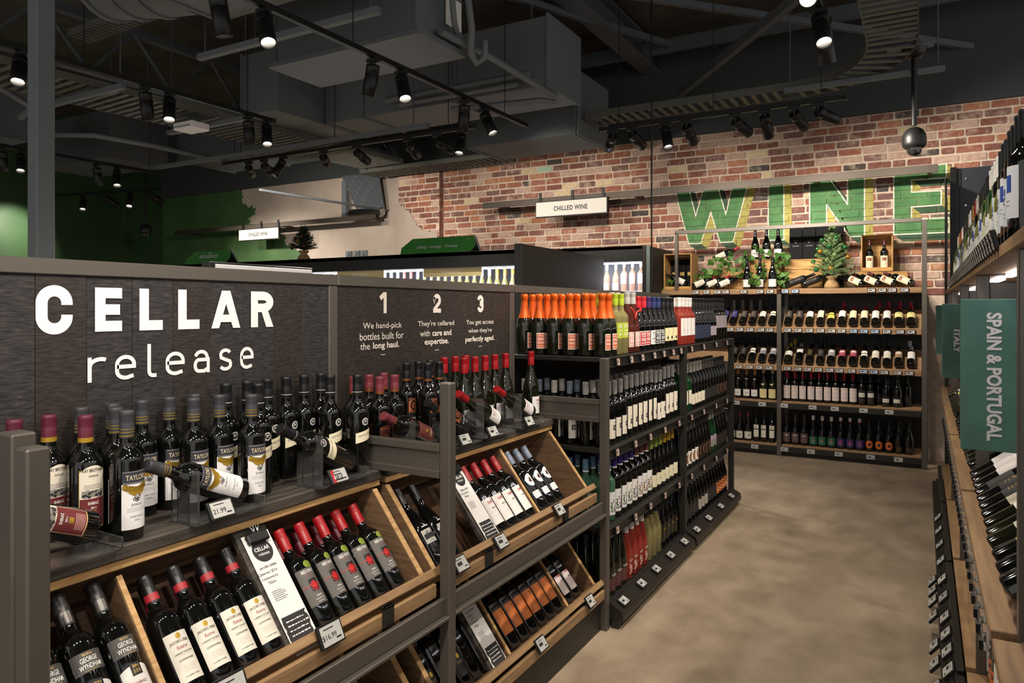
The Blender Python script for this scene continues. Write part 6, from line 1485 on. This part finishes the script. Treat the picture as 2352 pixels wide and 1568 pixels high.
# tall dark cabinet end and glass fin beyond the right rack
t = thing('tall_cabinet', 'tall dark grey cabinet beyond the end of the right rack', 'cabinet', (.5, 7.35, 0))
bx('carcass', -.27, .75, -.33, .55, 0, 2.71, mat('graphite_laminate', '#2c3036', .5), t, .004); bx('corner_post', -.31, -.265, -.35, -.3, 0, 2.72, BLACKM, t)
bx('rail_post', -.245, -.235, -.336, -.33, 0, 2.7, STEELD, t)
for z in (2.0, 2.4, 2.62): MB().cyl((-.2, -.332, z), (-.2, -.336, z), .008, n=10).build('bolt_cap', CHROME, t)
t = thing('glass_fin', 'clear glass fin with dark edges before the cabinet', 'glass panel', (.16, 7.05, 0))
MB().box(-.003, .003, -.18, .0, 1.7, 2.62).build('glass_pane', mat('fin_glass', '#f2f7f5', .02, trans=1.0, ior=1.1), t); bx('edge_post', -.008, .008, -.196, -.18, 0, 2.45, STEELD, t); bx('edge_post', -.008, .008, 0, .016, 0, 2.64, STEELD, t)

# ================================================================ FRIDGES
FRB = mat('fridge_black', '#1b1b1a', .4); FRP = mat('fridge_brown_panel', '#29241f', .6); FRI = mat('fridge_liner', '#c9cdd6', .4)
COOL = (.92, .95, 1.0)
def fridge(x0, x1, y0, y1, zt, label, fascia, led=20, side=FRP, top=1.6):
    t = thing('wine_fridge', label, 'fridge', ((x0+x1)/2, (y0+y1)/2, 0), group='open front wine fridges'); w, d = (x1-x0)/2, (y1-y0)/2
    bx('side_panel', -w, -w+.04, -d, d, 0, zt, side, t); bx('side_panel', w-.04, w, -d, d, 0, zt, side, t)
    bx('back_liner', -w+.04, w-.04, d-.04, d, 0, zt, mat('fridge_back', '#4a4d58', .4), t); bx('roof', -w+.04, w-.04, -d, d, zt-.04, zt, FRB, t)
    bx('fascia', -w+.04, w-.04, -d, -d+.03, zt-fascia, zt, FRB, t); bx('front_base', -w+.04, w-.04, -d, d, 0, .3, FRB, t)
    for z in (.75, 1.15, top): bx('shelf', -w+.04, w-.04, -d+.06, d-.04, z-.02, z, FRI, t)
    bx('led_tube', -w+.08, w-.08, -d+.05, -d+.075, zt-fascia-.02, zt-fascia-.005, LED, t, .001)
    l = bpy.data.lights.new('fridge_led', 'AREA'); l.shape = 'RECTANGLE'; l.size = 2*w-.2; l.size_y = .03; l.energy = led; l.color = COOL
    o = bpy.data.objects.new('fridge_led', l); COL.objects.link(o); o.parent = t; o.location = (0, -d+.09, zt-fascia-.03); o.rotation_euler = (R(25), 0, 0)
    return t
fa = fridge(-9.4, -3.08, 5.56, 6.5, 2.075, 'long black fridge row of white wines behind the dark panels', .145, 60)
fb = fridge(-4.0, -2.6, 7.45, 8.4, 2.23, 'fridge of blush wines against the brick wall', .17, 34, FRP, 1.74)
bx('end_edge', .71, .75, -.49, -.475, 0, 2.23, mat('pale_edge', '#6f7d78', .4), fb)
one('fridge_end_panel', MB().cbox(-3.07, -3.03, 5.5, 7.32, 0, 2.11, .003), FRP, 'dark brown end panel of the long fridge row', 'panel')
one('fridge_corner_post', MB().cbox(-3.10, -3.026, 5.46, 5.5, 0, 2.115, .003), FRB, 'black corner post at end of the long fridge row', 'post')
gF = 'chilled bottles in the fridges'
for i, x in enumerate((-3.5, -3.39, -3.28, -3.17, -3.06)): put('f_ros', up(x, 7.75, 1.741, 0), 'chilled blush bottle with white cap, %s from left in fridge' % ORD[i], gF)
for i, x in enumerate((-2.96, -2.86, -2.76)): put('f_wht', up(x, 7.75, 1.741, 0), 'chilled blush bottle with tall white label, %s from left in fridge' % ORD[i], gF)
fx = [-4.95+.085*k for k in range(22)]
cntf = {}
for i, x in enumerate(fx):
    k = 'f_gld' if i > 16 else ('f_pnk' if i in (4, 5) else ('f_sil' if i < 12 else 'f_wht'))
    k = 'f_sil' if k == 'f_wht' else k
    c = cntf.get(k, 0); cntf[k] = c+1
    put(k, up(x, 5.85, 1.601, 0), '%s, %s from left in long fridge' % (BT[k]['desc'], ORD[c]), gF)
for i in range(22): stuff_put('f_sil', up(-7.0+.09*i, 5.85, 1.601, 0))
TABC = mat('cream_shelf_tab', '#c9bd8c', .6)
for i, (x, w) in enumerate(((-4.98, .62), (-3.85, .66))):
    t = thing('category_tab', 'cream chardonnay tab in long fridge, %s from left' % ORD[i], 'sign', (x, 5.6, 1.85), group='cream category tabs in the fridge')
    b = bx('board', -w/2, w/2, -.005, .005, 0, .08, TABC, t, .001)
    mb = MB(); put_text(mb, 'CHARDONNAY', basis((1, 0, 0), (0, 0, 1), (0, -1, 0), (0, -.0056, .045)), .22, .028, 0, .01); mb.build('lettering', PAPER, b)
# white topped counter sign board near the column
t = thing('header_board', 'white edged black header board behind the first panel', 'board', (-2.9, 2.55, 0))
bx('board', -.03, .03, -.35, .3, 0, 1.768, FRB, t); bx('white_face', .03, .034, -.32, .29, 1.68, 1.757, WHITE, t)
# gable-shaped green cartons on the fridge
CG = mat('carton_green', '#4a9446', .35)
def carton(x, y, z, w, label, txt):
    t = thing('gable_carton', label, 'carton', (x, y, z), group='green gable cartons on the fridge')
    h, d = .19, .11
    b = MB().add([(-w/2+.02, -d, 0), (w/2-.06, -d, 0), (w/2, -d*.55, h*.45), (w/2-.05, 0, h), (-w/2+.1, 0, h), (-w/2, -d*.55, h*.5)], [(0, 1, 2, 3, 4, 5)]).build('front_flap', CG, t)
    b.modifiers.new('thick', 'SOLIDIFY').thickness = .006
    MB().add([(-w/2+.02, d, 0), (w/2-.02, d, 0), (w/2-.02, 0, h-.004), (-w/2+.1, 0, h-.004)], [(3, 2, 1, 0)]).build('back_flap', PAPER, t)
    MB().add([(w/2-.07, -d+.01, 0), (w/2-.03, d, 0), (w/2-.06, 0, h-.01)], [(0, 1, 2)]).build('end_gusset', CARD_BLACK, t)
    sl = Vector((0, d, h)).normalized(); nn = Vector((0, -h, d)).normalized()
    mb = MB()
    for body, u_, tw_, th_, bo in txt: put_text(mb, body, basis((1, 0, 0), sl, nn, Vector((0, -d, 0))+sl*u_+nn*.006), tw_, th_, 0, bo, 1, .15)
    for sx in (-1, 1):
        for u_ in (.03, .175): mb.add([Vector((sx*w*.36+k[0], -d, 0))+sl*(u_+k[1])+nn*.006 for k in ((0, 0), (.05, 0), (.05, .006), (0, .006))], [(0, 1, 2, 3)], 1)
    mb.build('printing', [PAPER, cm('#c9b97a', .5)], b)
carton(-4.23, 5.95, 2.076, .9, 'green gable carton on fridge in front of brick corner', [('Gifting · Hosting · Toasting', .1, .5, .04, .01)])
carton(-7.72, 5.95, 2.076, .82, 'green gable carton on fridge before the green wall', [('THE', .185, .08, .02, .01), ('HOLIDAYS', .135, .34, .05, .02)])
tree(-6.08, 5.9, 2.076, .42, .15, 'small dark fir tree with bronze baubles on fridge', NEEDD, [(-.08, .26, .018, BRD, 0), (.05, .28, .018, BRD, 0), (-.1, .18, .02, BRD, 0), (-.06, .15, .02, BRD, 0), (.09, .17, .02, BRD, 0), (.02, .22, .018, BGO, 0)], 21)

# ================================================================ back rows: one joined mesh
mb = MB(); ml = []
for key, M in STUFF:
    tb = BT[key]
    for me in [p[1] for p in tb['parts']] + ([tb['label']] if tb['label'] else []):
        vs = [M @ v.co for v in me.vertices]
        idx = []
        for mm in me.materials:
            if mm not in ml: ml.append(mm)
            idx.append(ml.index(mm))
        o = len(mb.v); mb.v += [tuple(v) for v in vs]
        for p in me.polygons:
            mb.f.append(tuple(i+o for i in p.vertices)); mb.m.append(idx[p.material_index]); mb.sm.append(p.use_smooth)
tag(mb.build('back_row_bottles', ml), 'bottles in shade behind the front rows of the racks', 'bottles', None, 'stuff')
